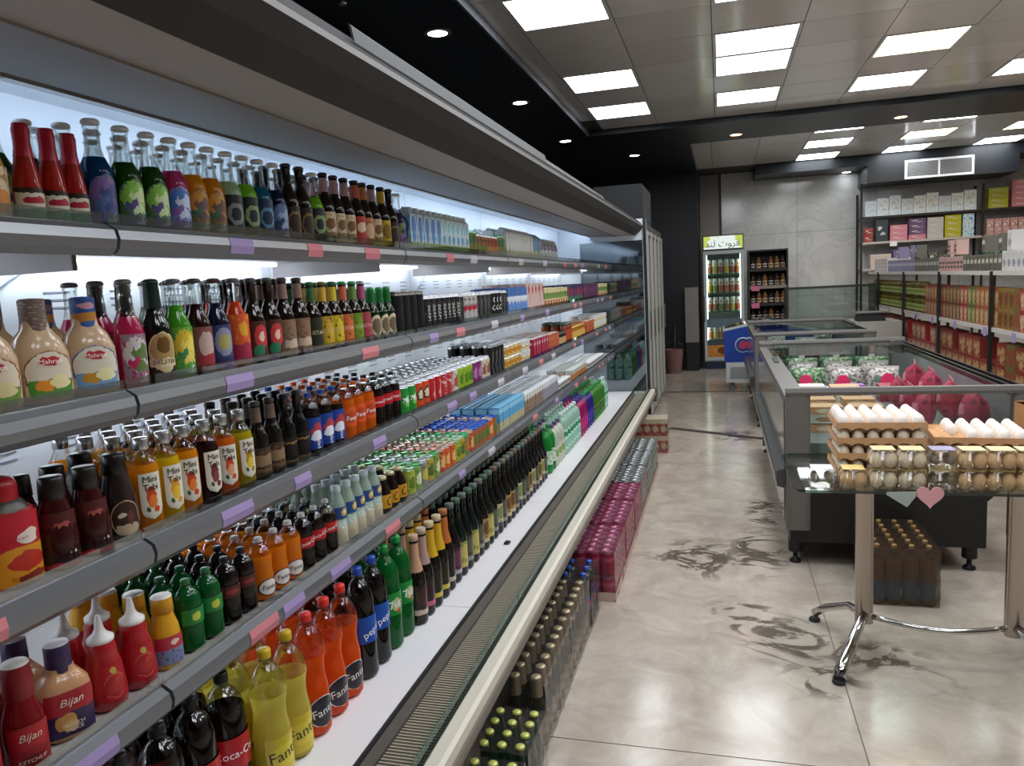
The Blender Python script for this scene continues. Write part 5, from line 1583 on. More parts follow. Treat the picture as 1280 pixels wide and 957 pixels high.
poly = []
gx0, gx1, gy0, gy1, rad = .235, 1.34, 2.735, 3.30, .05
for (cx, cy, a0) in ((gx1 - rad, gy0 + rad, -90), (gx1 - rad, gy1 - rad, 0), (gx0 + rad, gy1 - rad, 90), (gx0 + rad, gy0 + rad, 180)):
    for k in range(7):
        a = R(a0 + 15 * k)
        poly.append((cx + rad * math.cos(a), cy + rad * math.sin(a)))
m = MB()
n = len(poly)
for z in (TZ - .010, TZ):
    m.v += [(x, y, z) for x, y in poly]
m.face(list(range(n))[::-1], 0)
m.face([n + i for i in range(n)], 0)
for i in range(n):
    j = (i + 1) % n
    m.face((i, j, n + j, n + i), 1)
TP('table_top', m, [glass('#f0f5f2', .04), glass('#6f857c', .15, .05, '#2c3d36', .5)])
LEGM = mat('#b5aaa0', .18, metal=.85)
for lx, ly in ((.525, 3.10), (1.035, 3.06)):
    TP('leg', MB().loft([(.033, .10), (.033, .69), (.05, .715), (.05, TZ - .0105)], 18, cx=lx, cy=ly, ex=3, sy=.8), LEGM)
    fpts = [(lx - .135, ly - .315, .018), (lx - .115, ly - .27, .045), (lx - .05, ly - .14, .115), (lx - .002, ly - .02, .135), (lx - .04, ly + .10, .12), (lx - .12, ly + .17, .075), (lx - .16, ly + .20, .035)] if lx < .8 else \
        [(lx + .135, ly - .315, .018), (lx + .115, ly - .27, .045), (lx + .05, ly - .14, .115), (lx + .002, ly - .02, .135), (lx + .04, ly + .10, .12), (lx + .12, ly + .17, .075), (lx + .16, ly + .20, .035)]
    f = TP('foot', MB().tube(fpts, [.026, .024, .02, .018, .016, .016, .018], 12), CHROME)
    for q in (fpts[0], fpts[-1]):
        mm = MB().loft([(.022, 0), (.024, .008), (.02, .014)], 14, cx=q[0], cy=q[1])
        TP('glide', mm, DGREY, f)
st_ = [(.55 + .46 * k / 10, 3.09 - .035 * k / 10 - .05 * math.sin(math.pi * k / 10), .128 - .012 * math.sin(math.pi * k / 10)) for k in range(11)]
TP('stretcher', MB().tube(st_, .011, 10), CHROME)
# hanging tags
p = ony(1163, 621, 2.728)
tag(build('price_tag', heart_mb(.085), mat('#e3a5a8', .7), loc=(p.x, 2.7305, p.z + .002)), 'pink heart shaped paper tag hanging from the egg table edge', 'price tag')
p = ony(1127, 621, 2.728)
m = MB()
tri = [(-.045, .012), (.045, .016), (.05, .008), (.018, -.038), (-.046, .004)]
for yy in (0, .003):
    m.v += [(a, yy, b__) for a, b__ in tri]
m.face((0, 4, 3, 2, 1))
m.face((5, 6, 7, 8, 9))
for i in range(5):
    j = (i + 1) % 5
    m.face((i, j, 5 + j, 5 + i))
tag(build('price_tag', m, mat('#a9b3ab', .7), loc=(p.x, 2.7305, p.z + .002)), 'grey triangular paper tag hanging from the egg table edge', 'price tag')

# eggs and trays
EGG = {}


def eggmesh(col, s=1.0, var=.05, vs=20):
    pr = []
    for i in range(9):
        a = math.pi * i / 8
        z = -math.cos(a)
        r_ = math.sin(a) * (1 - .12 * z)
        pr.append((.0212 * r_ * s, .028 * z * s))
    return MB().loft(pr, 14, cap0=False, cap1=False).mesh('egg', mat(col, .45, var=var, vscale=vs))


egg_w = eggmesh('#e6dcd0')
egg_c = eggmesh('#eadaC0'.lower())
egg_b = eggmesh('#deba8c')
egg_q = eggmesh('#7d7260', .62, .6, 90)
PULP = mat('#b98d63', .9, var=.18, vscale=25)


def traymesh():
    m = MB()
    nx, ny = 24, 20
    w, dd = .295, .248
    cols, rows = 6, 5
    st = len(m.v)
    for i in range(nx + 1):
        for j in range(ny + 1):
            x = (i / nx - .5) * w
            y = (j / ny - .5) * dd
            hz = .024 + .018 * math.cos(2 * math.pi * i / nx * cols) * math.cos(2 * math.pi * j / ny * rows) if 0 < i < nx and 0 < j < ny else .030
            cell_ = (math.cos(2 * math.pi * i / nx * cols) + math.cos(2 * math.pi * j / ny * rows)) / 2
            z = .022 + .016 * cell_
            if i in (0, nx) or j in (0, ny):
                z = .036
            m.v.append((x, y, z))
    for i in range(nx):
        for j in range(ny):
            a = st + i * (ny + 1) + j
            m.face((a, a + ny + 1, a + ny + 2, a + 1), 0, True)
    # scalloped skirt
    for side in range(4):
        k = 24
        st = len(m.v)
        for i in range(k + 1):
            t_ = i / k - .5
            dip = .010 + .010 * abs(math.sin(math.pi * i / k * 6))
            if side < 2:
                y = dd / 2 * (1 if side else -1)
                m.v += [(t_ * w, y, .038), (t_ * w, y * 1.02, dip)]
            else:
                x = w / 2 * (1 if side == 3 else -1)
                m.v += [(x, t_ * dd, .038), (x * 1.02, t_ * dd, dip)]
        for i in range(k):
            a = st + 2 * i
            m.face((a, a + 2, a + 3, a + 1), 0, True)
    return m.mesh('egg_tray', PULP)


tray_me = traymesh()
EGGL = []
TRAYN = {'left': 0, 'right': 0}


def traystack(cx, cy, rz, n, side, fillf):
    ca, sa = math.cos(rz), math.sin(rz)
    for k in range(n):
        z = TZ + .001 + k * .056
        o = obj('egg_tray', tray_me, None, (cx, cy, z), rz)
        pos = ('bottom', 'second', 'third', 'top')[k] if k < n - 1 else 'top'
        tag(o, 'brown pulp egg tray, %s of the %s stack on the glass table' % (pos, side), 'egg tray', 'brown egg trays')
        for i in range(6):
            for j in range(5):
                if k == n - 1:
                    if not fillf(i, j):
                        continue
                elif 0 < i < 5 and 0 < j < 4 or j == 4:
                    continue
                lx, ly = ((i + .5) / 6 - .5) * .295, ((j + .5) / 5 - .5) * .248
                e = obj('egg', egg_w if k == n - 1 else egg_c, None, (cx + lx * ca - ly * sa, cy + lx * sa + ly * ca, z + .0385), random.uniform(0, 6))
                EGGL.append((e, side, pos, i, j))


traystack(.545, 3.02, 0, 4, 'left', lambda i, j: True)
traystack(.875, 3.025, R(-5), 3, 'right', lambda i, j: i >= 2 or (i == 1 and j >= 2))
row5 = ('front', 'second', 'middle', 'fourth', 'back')
col6 = ('first', 'second', 'third', 'fourth', 'fifth', 'sixth')
for e, side, pos, i, j in EGGL:
    tag(e, '%s egg from left, %s row, %s tray of the %s egg stack' % (col6[i], row5[j], pos, side), 'egg', 'eggs in the pulp trays')
# clear retail egg packs in front of the stacks
PLASTIC = glass('#fbfaf6', .03, .10, '#d8d0b8', .04)


def eggpack(x, y, z, eggm, lab, sz=1.0, cardc='#d3b878'):
    t = thing('egg_pack', lab, 'egg pack', (x, y, z), group='clear egg packs on the glass table')
    w, dd, h = .088, .094, .066
    for i in range(2):
        for j in range(2):
            obj('egg', eggm, t, (-.022 + i * .044, -.0225 + j * .045, .031))
    m = MB().loft([(.036, 0), (.0425, .004), (.0425, .030), (.0435, .031), (.0435, .033), (.0425, .034), (.040, .062), (.036, h)], 16, ex=5, sy=1.06)
    build('plastic_box', m, PLASTIC, t)
    build('card', MB().box(-.036, .036, -.038, .03, h + .0005, h + .002), mat(cardc, .6, var=.15, vscale=40), t)


names = ['quail egg pack with foil lid', 'brown egg pack under yellow card', 'cream egg pack', 'cream egg pack', 'quail egg pack', 'brown egg pack', 'brown egg pack', 'brown egg pack']
pxs = [1027, 1066, 1103, 1139, 1177, 1214, 1250, 1286]
ords = ('first', 'second', 'third', 'fourth', 'fifth', 'sixth', 'seventh', 'eighth')
for i, px in enumerate(pxs):
    p = ony(px, 600, 2.79)
    em = egg_q if i in (0, 4) else (egg_c if i in (2, 3) else egg_b)
    eggpack(p.x, 2.80, TZ + .0008, em, 'clear plastic egg pack, %s from left in the bottom row before the trays' % ords[i], cardc='#c9cac8' if i == 0 else '#cdb46f')
for i, px in enumerate(pxs[2:]):
    p = ony(px, 600, 2.79)
    em = egg_q if i == 2 else (egg_c if i < 2 else egg_b)
    eggpack(p.x, 2.80, TZ + .0008 + .0695, em, 'clear plastic egg pack, %s from left in the upper row before the trays' % ords[i], cardc='#8d86a0' if i == 2 else '#cfba8c')
# cardboard carton on the table
t = thing('cardboard_box', 'open brown cardboard carton at the right end of the egg table', 'box', (1.185, 3.14, TZ + .001), R(4))
build('box_body', MB().box(-.11, .11, -.10, -.096, 0, .22).box(-.11, .11, .096, .10, 0, .22).box(-.11, -.106, -.096, .096, 0, .22).box(.106, .11, -.096, .096, 0, .22).box(-.106, .106, -.096, .096, 0, .004), CARD, t)
for s_ in (-1, 1):
    build('flap', MB().prism([(-.10 * 1, .221), (-.03, .232), (-.03, .235), (-.10, .224)], -.11, .11, axis='x') if s_ < 0 else MB().prism([(.10, .221), (.03, .232), (.03, .235), (.10, .224)], -.11, .11, axis='x'), CARD, t)
# pack of bottles under the table
pu = onz(1130, 758, 0)
jb = petbottle('bottle', 'x', .27, .034, liquid('#7a4a1c', .3), '#8a6a3a', label('#2f4f78', (('e', .5, .5, .12, .3, '#c08a3a'),)), (.1, .4), 180, fill=.8).joined_mesh()
pack('bottle_pack', 'shrink wrapped pack of amber juice bottles on the floor under the egg table', jb, [pu.x - .105 + .07 * i for i in range(4)], [pu.y + .04 + .07 * i for i in range(6)], 1, .27, glass('#e8e4dc', .06, .15, '#6a5a48', .10), top=.265, rr=.035)

# ================================================================== UPRIGHT FRIDGE BEYOND THE CASE
t = thing('upright_fridge', 'upright fridge with a row of narrow framed glass doors beyond the display case', 'fridge', (-1.1, 7.45, 0))
build('body', MB().box(-.46, .34, 0, 2.48, .06, 2.0), mat('#26292b', .4), t)
build('plinth', MB().box(-.44, .30, .02, 2.46, 0, .06), BLACK, t)
for i in range(5):
    y0 = .02 + i * .49
    dr = build('door', MB().box(.342, .365, y0, y0 + .48, .08, 1.97, mmap={'X': 1}), [mat('#9c9a94', .35), glass('#3a4246', .3, .03, '#20282c', .5)], t)
    for yy in (y0 + .005, y0 + .44):
        build('door_frame', MB().box(.366, .392, yy, yy + .035, .08, 1.97), mat('#b3afa8', .35), dr)
    build('door_frame', MB().box(.366, .385, y0 + .04, y0 + .44, .08, .12).box(.366, .385, y0 + .04, y0 + .44, 1.93, 1.97), mat('#8f8b85', .35), dr)
    build('handle', MB().box(.392, .41, y0 + .445, y0 + .465, .85, 1.15), STEEL, dr)
build('header', MB().box(.30, .375, 0, 2.48, 1.975, 2.04), DGREY, t)
tag(build('compressor_box', MB().box(-1.22, -.74, 7.75, 8.75, 2.0405, 2.42).box(-.739, -.735, 7.80, 8.70, 2.08, 2.38), mat('#121416', .55, var=.2, vscale=3)), 'dark metal box standing on top of the upright fridge', 'box')
# ledge casing, bucket and small bin before the black partition
t = thing('low_cabinet', 'low beige cabinet with black plinth against the black partition', 'cabinet', (-.44, 12.2, 0))
build('body', MB().box(-.10, .10, -.10, .13, .45, 1.30), BEIGE, t)
build('plinth', MB().box(-.095, .095, -.09, .13, 0, .45), BLACK, t)
t = thing('bucket', 'grey red plastic bucket on the floor by the black partition', 'bucket', (-.72, 11.9, 0))
build('pail', MB().loft([(.11, 0), (.14, .30), (.145, .36), (.145, .37), None, (.135, .37), (.11, .05)], 18, cap1=False), mat('#7d5a58', .5), t)
build('handle', MB().tube([(-.145 * math.cos(a), 0, .37 + .12 * math.sin(a)) for a in [math.pi * k / 10 for k in range(11)]], .005, 6), DGREY, t)
build('mop_stick', MB().tube([(0, 0, .1), (.02, .15, .75)], .012, 8), mat('#2c2a28', .5), t)
tag(build('dustpan', MB().box(-1.0, -.86, 11.5, 11.7, 0, .02).box(-1.0, -.86, 11.68, 11.70, .02, .09).tube([(-.93, 11.69, .05), (-.93, 11.8, .3)], .01, 8), mat('#7a2a2c', .5)), 'dark red dustpan on the floor beside the bucket', 'dustpan')

# ================================================================== TALL COOLER WITH SIGN
ck_ = thing('beverage_cooler', 'tall white glass door cooler with lit fruit drink sign against the back wall', 'cooler', (.045, 12.3, 0))
CW = mat('#c7cbca', .35)
build('body', MB().box(-.30, -.27, 0, .6, .12, 1.85).box(.27, .30, 0, .6, .12, 1.85).box(-.27, .27, .57, .6, .12, 1.85).box(-.27, .27, 0, .6, .12, .18).box(-.27, .27, 0, .57, 1.80, 1.85), CW, ck_)
build('base', MB().box(-.29, .29, .02, .58, 0, .12), mat('#22304a', .5), ck_)
sg = build('sign_box', MB().box(-.305, .305, -.03, .55, 1.852, 2.08), mat('#1f2422', .4), ck_)


def signmat():
    m, nt, out = newmat('lit_sign')
    L = nt.links
    uv = nt.nodes.new('ShaderNodeUVMap')
    e = nt.nodes.new('ShaderNodeEmission')
    e.inputs[1].default_value = .62
    no = nt.nodes.new('ShaderNodeTexNoise')
    no.inputs['Scale'].default_value = 3.5
    L.new(uv.outputs[0], no.inputs['Vector'])
    sx = nt.nodes.new('ShaderNodeSeparateXYZ')
    L.new(uv.outputs[0], sx.inputs[0])
    a = nt.nodes.new('ShaderNodeMath')
    a.operation = 'SUBTRACT'
    a.inputs[1].default_value = .5
    L.new(sx.outputs[0], a.inputs[0])
    b = nt.nodes.new('ShaderNodeMath')
    b.operation = 'ABSOLUTE'
    L.new(a.outputs[0], b.inputs[0])
    c = nt.nodes.new('ShaderNodeMath')
    c.operation = 'ADD'
    L.new(b.outputs[0], c.inputs[0])
    L.new(no.outputs['Fac'], c.inputs[1])
    d_ = nt.nodes.new('ShaderNodeMath')
    d_.operation = 'MULTIPLY_ADD'
    d_.inputs[1].default_value = .22
    L.new(sx.outputs[1], d_.inputs[0])
    L.new(c.outputs[0], d_.inputs[2])
    r_ = nt.nodes.new('ShaderNodeValToRGB')
    el = r_.color_ramp.elements
    el[0].position, el[0].color = .98, (.85, .93, .88, 1)
    el[1].position, el[1].color = 1.0, (.55, .66, .12, 1)
    r_.color_ramp.elements[0].position = 1.08 - .12
    L.new(d_.outputs[0], r_.inputs[0])
    L.new(r_.outputs[0], e.inputs[0])
    L.new(e.outputs[0], out.inputs[0])
    return m


build('sign_face', MB().box(-.29, .29, -.034, -.0305, 1.87, 2.065, faces='y'), signmat(), sg)


def arabic(txt, size):
    f = None
    try:
        import os
        base = os.path.join(bpy.utils.resource_path('LOCAL'), 'datafiles', 'fonts')
    except Exception:
        base = None
    return text_mb(txt, size)


sig = text_mb('\ufeaa\ufee8\ufedf \ufe95\ufeee\ufeae\ufed3', .14)      # shaped letters written in visual order
sig.v = [(y * 1.0, -.036, z) for (x, y, z) in sig.v]
build('lettering', sig, mat('#3f4a44', .5), sg, loc=(-.01, 0, 1.945))
COOLC = ['#b8683a', '#9a5a4a', '#b8a03a', '#6a8a3a', '#c8b040', '#a8503a', '#c8c0b0']
dk_ = []
for c in COOLC:
    dk_.append(can('drink_can', 'tall white fruit drink can', .225, .040, label('#d4d4cc', (('r', .5, .30, .5, .26, c), ('e', .5, .75, .08, .12, c)))))
SHC = 'tall cooler'
for r_, z in enumerate((1.48, 1.19, .90, .46)):
    sh = build('shelf', MB().box(-.268, .268, .05, .55, z - .012, z), mat('#3f7a4f', .4), ck_)
    for i in range(6):
        nm = ('top', 'second', 'third', 'bottom')[r_] + ' shelf of the tall cooler'
        for j in range(2):
            place(dk_[random.randrange(len(dk_))], (.045 - .215 + i * .086, 12.3 + .10 + j * .10, z + .0005), R(-90), nm, j, False, axis='x', desc='tall white fruit drink can')
build('light_tube', MB().box(-.255, -.245, .03, .045, .3, 1.78), emit('#eef6e8', 6.0), ck_)
build('light_tube', MB().box(.245, .255, .03, .045, .3, 1.78), emit('#eef6e8', 6.0), ck_)
dr = build('door', MB().box(-.30, -.262, -.03, -.002, .14, 1.84).box(.262, .30, -.03, -.002, .14, 1.84).box(-.262, .262, -.03, -.002, 1.79, 1.84).box(-.262, .262, -.03, -.002, .14, .19), mat('#b9c2c6', .3), ck_)
build('glass_pane', MB().box(-.262, .262, -.018, -.014, .19, 1.79), glass('#eef4f2', .05), dr)
build('push_bar', MB().box(-.262, .262, -.030, -.019, .66, .79), mat('#5f7480', .4), dr)
build('push_bar', MB().box(-.262, .262, -.030, -.019, .38, .46), mat('#3f4a50', .4), dr)
build('picture_panel', MB().box(-.262, .262, -.028, -.020, .19, .40), label('#c8823a', (('e', .5, .5, .2, .3, '#7a3a1c'), ('e', .7, .7, .15, .2, '#b03a24')), speck='#d8a84a', spscale=6), dr)
build('handle', MB().box(-.31, -.29, -.06, -.03, .75, 1.15), DGREY, dr)

# ================================================================== DARK DISPLAY RACK
rk = thing('display_rack', 'dark display rack of bottles and jars beside the tall cooler', 'rack', (.715, 12.55, 0))
RKM = mat('#211b19', .5)
build('side_panel', MB().box(-.30, -.275, 0, .40, 0, 1.80), RKM, rk)
build('side_panel', MB().box(.275, .30, 0, .40, 0, 1.80), RKM, rk)
build('back_panel', MB().box(-.275, .275, .38, .40, 0, 1.80), mat('#2e2522', .6), rk)
build('top_board', MB().box(-.30, .30, 0, .40, 1.80, 1.825), RKM, rk)
rkk = [petbottle('jar', 'brown jar with pale label', .19, .035, liquid('#3a241c', .15), '#4a3a34', label('#b8a898', (('e', .5, .5, .3, .3, '#6a4a3a'),), speck='#8a7a6c', spscale=6), (.15, .5), 90, fill=.95, cat='jar'),
       petbottle('jar', 'amber jar with pale label', .19, .035, liquid('#8a5a2c', .25), '#c0985a', label('#d0c0a0', (('e', .5, .5, .3, .3, '#8a5a2a'),), speck='#a8885a', spscale=6), (.15, .5), 90, fill=.95, cat='jar'),
       petbottle('jar', 'dark jar with white label', .17, .033, liquid('#1c1412', .1), '#2a2220', label('#c8c0b8', (('r', .5, .5, .4, .2, '#3a302c'),)), (.2, .55), 90, fill=.95, cat='jar')]
for r_, z in enumerate((1.52, 1.25, .98, .72)):
    sh = build('shelf', MB().box(-.274, .274, .02, .378, z - .015, z), RKM, rk)
    build('shelf_edge', MB().box(-.274, .274, .008, .019, z - .03, z + .02), mat('#8a8078', .5) if r_ == 1 else RKM, sh)
    if r_ in (1, 2):
        build('tag', MB().box(-.25, -.13, .001, .007, z - .06, z + .02), mat('#cf6a8a', .6), sh)
    for i in range(6):
        place(rkk[random.randrange(3)], (.715 - .225 + i * .09, 12.55 + .08, z + .0005), R(-90), ('top', 'second', 'third', 'bottom')[r_] + ' shelf of the dark rack', 0, False, axis='x')

# ================================================================== BLUE ICE CREAM FREEZER
bf = thing('chest_freezer', 'blue ice cream chest freezer with sloping glass lid and white base', 'freezer', (.68, 10.0, 0))
BLU = mat('#1c3f96', .35)
build('base', MB().box(-.63, .72, 0, .62, .10, .36), mat('#c9cac8', .4), bf)
build('vent', MB().box(-.58, -.25, -.006, -.001, .15, .30).box(-.2, .6, -.006, -.001, .15, .30), mat('#8f918f', .5), bf)
build('body', MB().prism([(-.65, .36), (.74, .36), (.74, .66), (-.12, .86), (-.65, .76)], 0, .62, mi=0), [BLU], bf)
build('rim', MB().prism([(-.66, .76), (-.12, .865), (.75, .66), (.75, .685), (-.12, .89), (-.66, .785)], -.006, .626), mat('#c3cac9', .3), bf)
build('lid', MB().prism([(-.64, .79), (-.12, .893), (.73, .69), (.73, .694), (-.12, .897), (-.64, .794)], .05, .58), glass('#dfe8ea', .12), bf)
em = MB().loft([(.085, 0), (.10, .004), (.10, .008), (.085, .011), (.085, .004)], 24, cap0=False, cap1=False)
em.v = [(a - .42, -.012 + c, b + .58) for a, b, c in em.v]
o = build('emblem', em, mat('#b9c4d8', .4), bf)
e2 = MB().loft([(.055, 0), (.055, .006)], 24)
e2.v = [(a - .42, -.010 + c, b + .58) for a, b, c in e2.v]
build('emblem_disc', e2, mat('#a83a58', .4), o)
for xx in (-.55, .62):
    for yy in (.08, .54):
        build('caster', MB().loft([(.03, -.02), (.04, -.012), (.04, .012), (.03, .02)], 14, cx=xx, cy=yy, cz=.041) if False else MB().tube([(xx, yy - .015, .041), (xx, yy + .015, .041)], .04, 14).box(xx - .02, xx + .02, yy - .02, yy + .02, .06, .10), mat('#6f6f6c', .5), bf)

# ================================================================== GLASS COUNTER AND SCALE
gc_ = thing('glass_counter', 'glass topped service counter before the back wall', 'counter', (1.40, 11.2, 0))
build('base', MB().box(-.5, .6, 0, .6, 0, .80), mat('#8c8a86', .4, var=.05), gc_)
build('glass_front', MB().box(-.5, .6, 0, .006, .80, 1.22), glass('#dfe8e6', .10), gc_)
build('glass_top', MB().box(-.5, .6, .007, .45, 1.214, 1.22), glass('#dfe8e6', .10), gc_)
build('frame', MB().box(-.51, .61, -.004, .010, 1.221, 1.25).box(-.52, -.5005, -.004, .45, .80, 1.25).box(.6005, .62, -.004, .45, .80, 1.25), DGREY, gc_)
sc_ = thing('weighing_scale', 'dark weighing scale with flat pan standing on the shelf end by the island freezers', 'scale', (1.72, 9.75, 0))
build('stand', MB().box(-.2, .3, -.1, .5, 0, .84), mat('#a9a49c', .4), sc_)
build('body', MB().prism([(-.15, .841), (.15, .841), (.13, .90), (-.13, .93)], 0, .32), mat('#2b2b2c', .35), sc_)
build('pan', MB().box(-.17, .17, -.02, .34, .935, .945), STEEL, sc_)

# ================================================================== GONDOLA ON THE RIGHT
GX = 2.06
gd = thing('gondola_shelf', 'long low shop gondola with black posts along the right aisle', 'shelving', (GX, 5.2, 0))
GL = 6.8
POST = mat('#1d1a19', .45)
SHM = mat('#b5ada6', .4)
for i in range(5):
    build('post', MB().box(-.012, .014, .08 + i * 1.5 if i else .01, .115 + i * 1.5 if i else .045, 0, 1.40), POST, gd)
    build('post', MB().box(.46, .486, .08 + i * 1.5 if i else .01, .115 + i * 1.5 if i else .045, 0, 1.40), POST, gd)
for nm, z in (('upper', 1.40), ('middle', .955), ('lower', .50)):
    sh = build('shelf', MB().box(.016, .455, 0, GL, z - .022, z), SHM, gd)
    build('shelf_edge', MB().box(.002, .0155, .13, GL, z - .03, z + .004), mat('#c4bcb6', .4), sh)
    for k in range(9):
        yy = .3 + k * .72 + random.uniform(-.1, .1)
        if z < 1.3:
            build('price_tag', MB().box(-.003, .001, yy, yy + .07, z - .075, z - .005), LILAC, sh)
build('base', MB().box(.02, .45, 0, GL, 0, .12), POST, gd)
PALS = [('red', '#7d2a22', '#b08a5c'), ('golden', '#86682c', '#6a3420'), ('green', '#545c2e', '#a89a60'), ('dark red', '#5f1f1c', '#a07a50'), ('orange', '#934c24', '#b89a70'), ('olive', '#6a5c30', '#8a4230'), ('brown', '#5f3a26', '#a08058'), ('scarlet', '#8f241c', '#c0a080')]
gkk = []
for nm, c1, c2 in PALS:
    gkk.append(packet('tea_box', nm + ' grocery box', .105, .09, .155, label(c1, (('r', .5, .62, .36, .16, c2), ('e', .5, .28, .26, .16, c2)), speck=c2, spscale=7, spthr=.56, warp=.4), mat(c1, .5, var=.3, vscale=30)))
gkl = []
for nm, c1, c2 in PALS:
    gkl.append(packet('grocery_box', nm + ' wide grocery carton', .19, .14, .17, label(c1, (('r', .5, .62, .40, .13, c2), ('e', .6, .28, .22, .16, c2)), speck=c2, spscale=7, spthr=.56, warp=.4), mat(c1, .5, var=.3, vscale=30)))
gkj = [petbottle('jar', 'golden pickle jar', .17, .042, liquid('#6a5a20', .2), '#8a7a3c', label('#a09a70', (('e', .5, .5, .3, .3, '#6a7a2a'),), speck='#8a8a3a', spscale=6), (.15, .55), 90, fill=.95, cat='jar'),
       petbottle('jar', 'green pickle jar', .17, .042, liquid('#4a501e', .2), '#86804a', label('#8f9470', (('e', .5, .5, .3, .3, '#5a7a2a'),), speck='#7a8a3a', spscale=6), (.15, .55), 90, fill=.95, cat='jar')]
RZ = R(180)
wm = 'middle gondola tier'
gi = 4
y = 5.45
while y < 11.9:
    far = y > 8.9
    if far:
        k = gkj[random.randrange(2)]
        place(k, (GX + .065, y, .9555), RZ, wm, 0, False)
        place(k, (GX + .155, y, .9555), RZ, wm, 1, False)
        place(k, (GX + .065, y, .9555 + .1705), RZ, wm, 0, False, desc='upper ' + k.desc)
        y += .098
    else:
        if random.random() < .38:
            gi = random.choice([0, 3, 7, 4, 1, 2, 5, 6, 0, 3])
        k = gkk[gi]
        place(k, (GX + .07, y, .9555), RZ, wm, 0, False)
        place(k, (GX + .07, y, .9555 + .1565), RZ, wm, 0, False, desc='upper ' + k.desc)
        place(k, (GX + .17, y, .9555), RZ, wm, 1, False)
        y += .110
wl = 'lower gondola tier'
y = 5.45
while y < 11.8:
    if random.random() < .5:
        gi = random.choice([0, 3, 7, 6, 0, 3, 2, 5])
    k = gkl[gi]
    place(k, (GX + .10, y, .5005), RZ, wl, 0, False)
    if random.random() < .7:
        place(k, (GX + .10, y, .6720), RZ, wl, 0, False, desc='upper ' + k.desc)
    place(k, (GX + .26, y, .5005), RZ, wl, 1, False)
    y += .198
wu = 'gondola top'
top_k = [packet('carton_stack_box', 'flat white carton', .20, .28, .042, label('#cfc6bc', (('r', .5, .5, .4, .2, '#b8a090'),)), mat('#d0c8c0', .5)),
         packet('grocery_box', 'dark green and white box', .09, .10, .135, label('#3a3a34', (('r', .5, .6, .36, .12, '#c0b8a8'),), speck='#8a8478', spscale=6, spthr=.55), mat('#6a665e', .5)),
         packet('grocery_box', 'pink striped box', .09, .10, .135, label('#b88a80', (('r', .5, .6, .36, .08, '#4a3a38'), ('r', .5, .3, .36, .08, '#4a3a38')), speck='#d8c0b8', spscale=6), mat('#c0a098', .5)),
         packet('grocery_box', 'lilac blue box', .10, .10, .14, label('#7f769a', (('r', .5, .6, .36, .12, '#c0b8c8'),), speck='#5a5476', spscale=6), mat('#8f88a4', .5)),
         packet('grocery_box', 'white printed box', .09, .10, .15, label('#ccc8c4', (('e', .5, .4, .3, .2, '#8a8a92'),), speck='#9a98a0', spscale=6), mat('#d0ccc8', .5))]
y = 5.55
while y < 11.8:
    t_ = (y - 5.55) / 6.25
    k = top_k[4] if t_ < .18 else top_k[1] if t_ < .34 else top_k[2] if t_ < .46 else top_k[1] if t_ < .62 else top_k[3] if t_ < .84 else top_k[0]
    nlev = 4 if k is top_k[0] else (2 if random.random() < .25 else 1)
    hgt = .0435 if k is top_k[0] else .1525
    for q in range(nlev):
        place(k, (GX + (.17 if k is top_k[0] else .08), y, 1.4005 + q * hgt), RZ, wu, 0, False, desc=None if q == 0 else ('upper ' if q == 1 else ('third tier ' if q == 2 else 'topmost ')) + k.desc)
    y += k.w + .008 + (.10 if (k is top_k[3] and (y + k.w + .008 - 5.55) / 6.25 >= .84) else 0)
# rice sacks behind
for i in range(3):
    sk = MB().loft([(.02, 0), (.16, .03), (.19, .08), (.16, .13), (.02, .16)], 18, ex=2.6, sy=.62)
    o = build('rice_sack', sk, mat('#d6cfc4', .8, var=.06, vscale=20), loc=(2.95, 7.6 + .03 * i, .9545 + .161 * i))
    tag(o, ('lowest', 'middle', 'topmost')[i] + ' white rice sack stacked behind the gondola', 'sack', 'white rice sacks')
tag(build('pallet_table', MB().box(-.3, .35, -.25, .25, .90, .954).box(-.28, -.22, -.22, -.16, 0, .90).box(.27, .33, -.22, -.16, 0, .90).box(-.28, -.22, .16, .22, 0, .90).box(.27, .33, .16, .22, 0, .90), mat('#3a332e', .6), loc=(2.95, 7.65, 0)), 'dark low stand carrying the white rice sacks', 'stand')

# ================================================================== BACK WALL SHELVES
ws = thing('wall_shelf_unit', 'tall black wall shelving unit full of boxes on the back wall', 'shelving', (2.12, 13.05, 0))
for xx in (0, 1.68, 3.0):
    build('post', MB().box(xx, xx + .03, 0, .03, 0, 2.75 if xx == 0 else 2.62), POST, ws)
    build('post', MB().box(xx, xx + .03, .38, .41, 0, 2.62), POST, ws)
BSH = (1.44, 1.85, 2.24)
for z in BSH:
    for x0, x1 in ((.032, 1.678), (1.712, 2.998)):
        sh = build('shelf', MB().box(x0, x1, .002, .40, z - .02, z), mat('#8d8882', .5), ws)
        build('shelf_edge', MB().box(x0, x1, -.010, .001, z - .03, z + .004), mat('#2a2726', .4) if z > 2 else SHM, sh)
build('price_tag', MB().box(.42, .52, -.016, -.011, 1.77, 1.84), PAPER_W, ws)
YF = 13.05


def wb_(x, z, w, h, cols, n, desc, where, dep=.22, bg=None, ops=(), name='grocery_box'):
    """stack of n boxes at absolute x"""
    c = cols
    k = packet(name, desc, w, dep, h / n - .001, label(c, ops or (('r', .32, .62, .16, .07, '#d0cac4'), ('r', .62, .34, .22, .05, '#c4beb8')), speck=bg, spscale=7, spthr=.56, warp=.3), mat(c, .5), flap=False)
    for i in range(n):
        place(k, (x, YF + .02 + dep / 2, z + .0008 + i * h / n), R(-90), where, 0, False, axis='x', desc=desc if i == 0 else ('upper ' if i == 1 else 'third tier ' if i == 2 else 'fourth tier ' if i == 3 else 'fifth tier ') + desc)


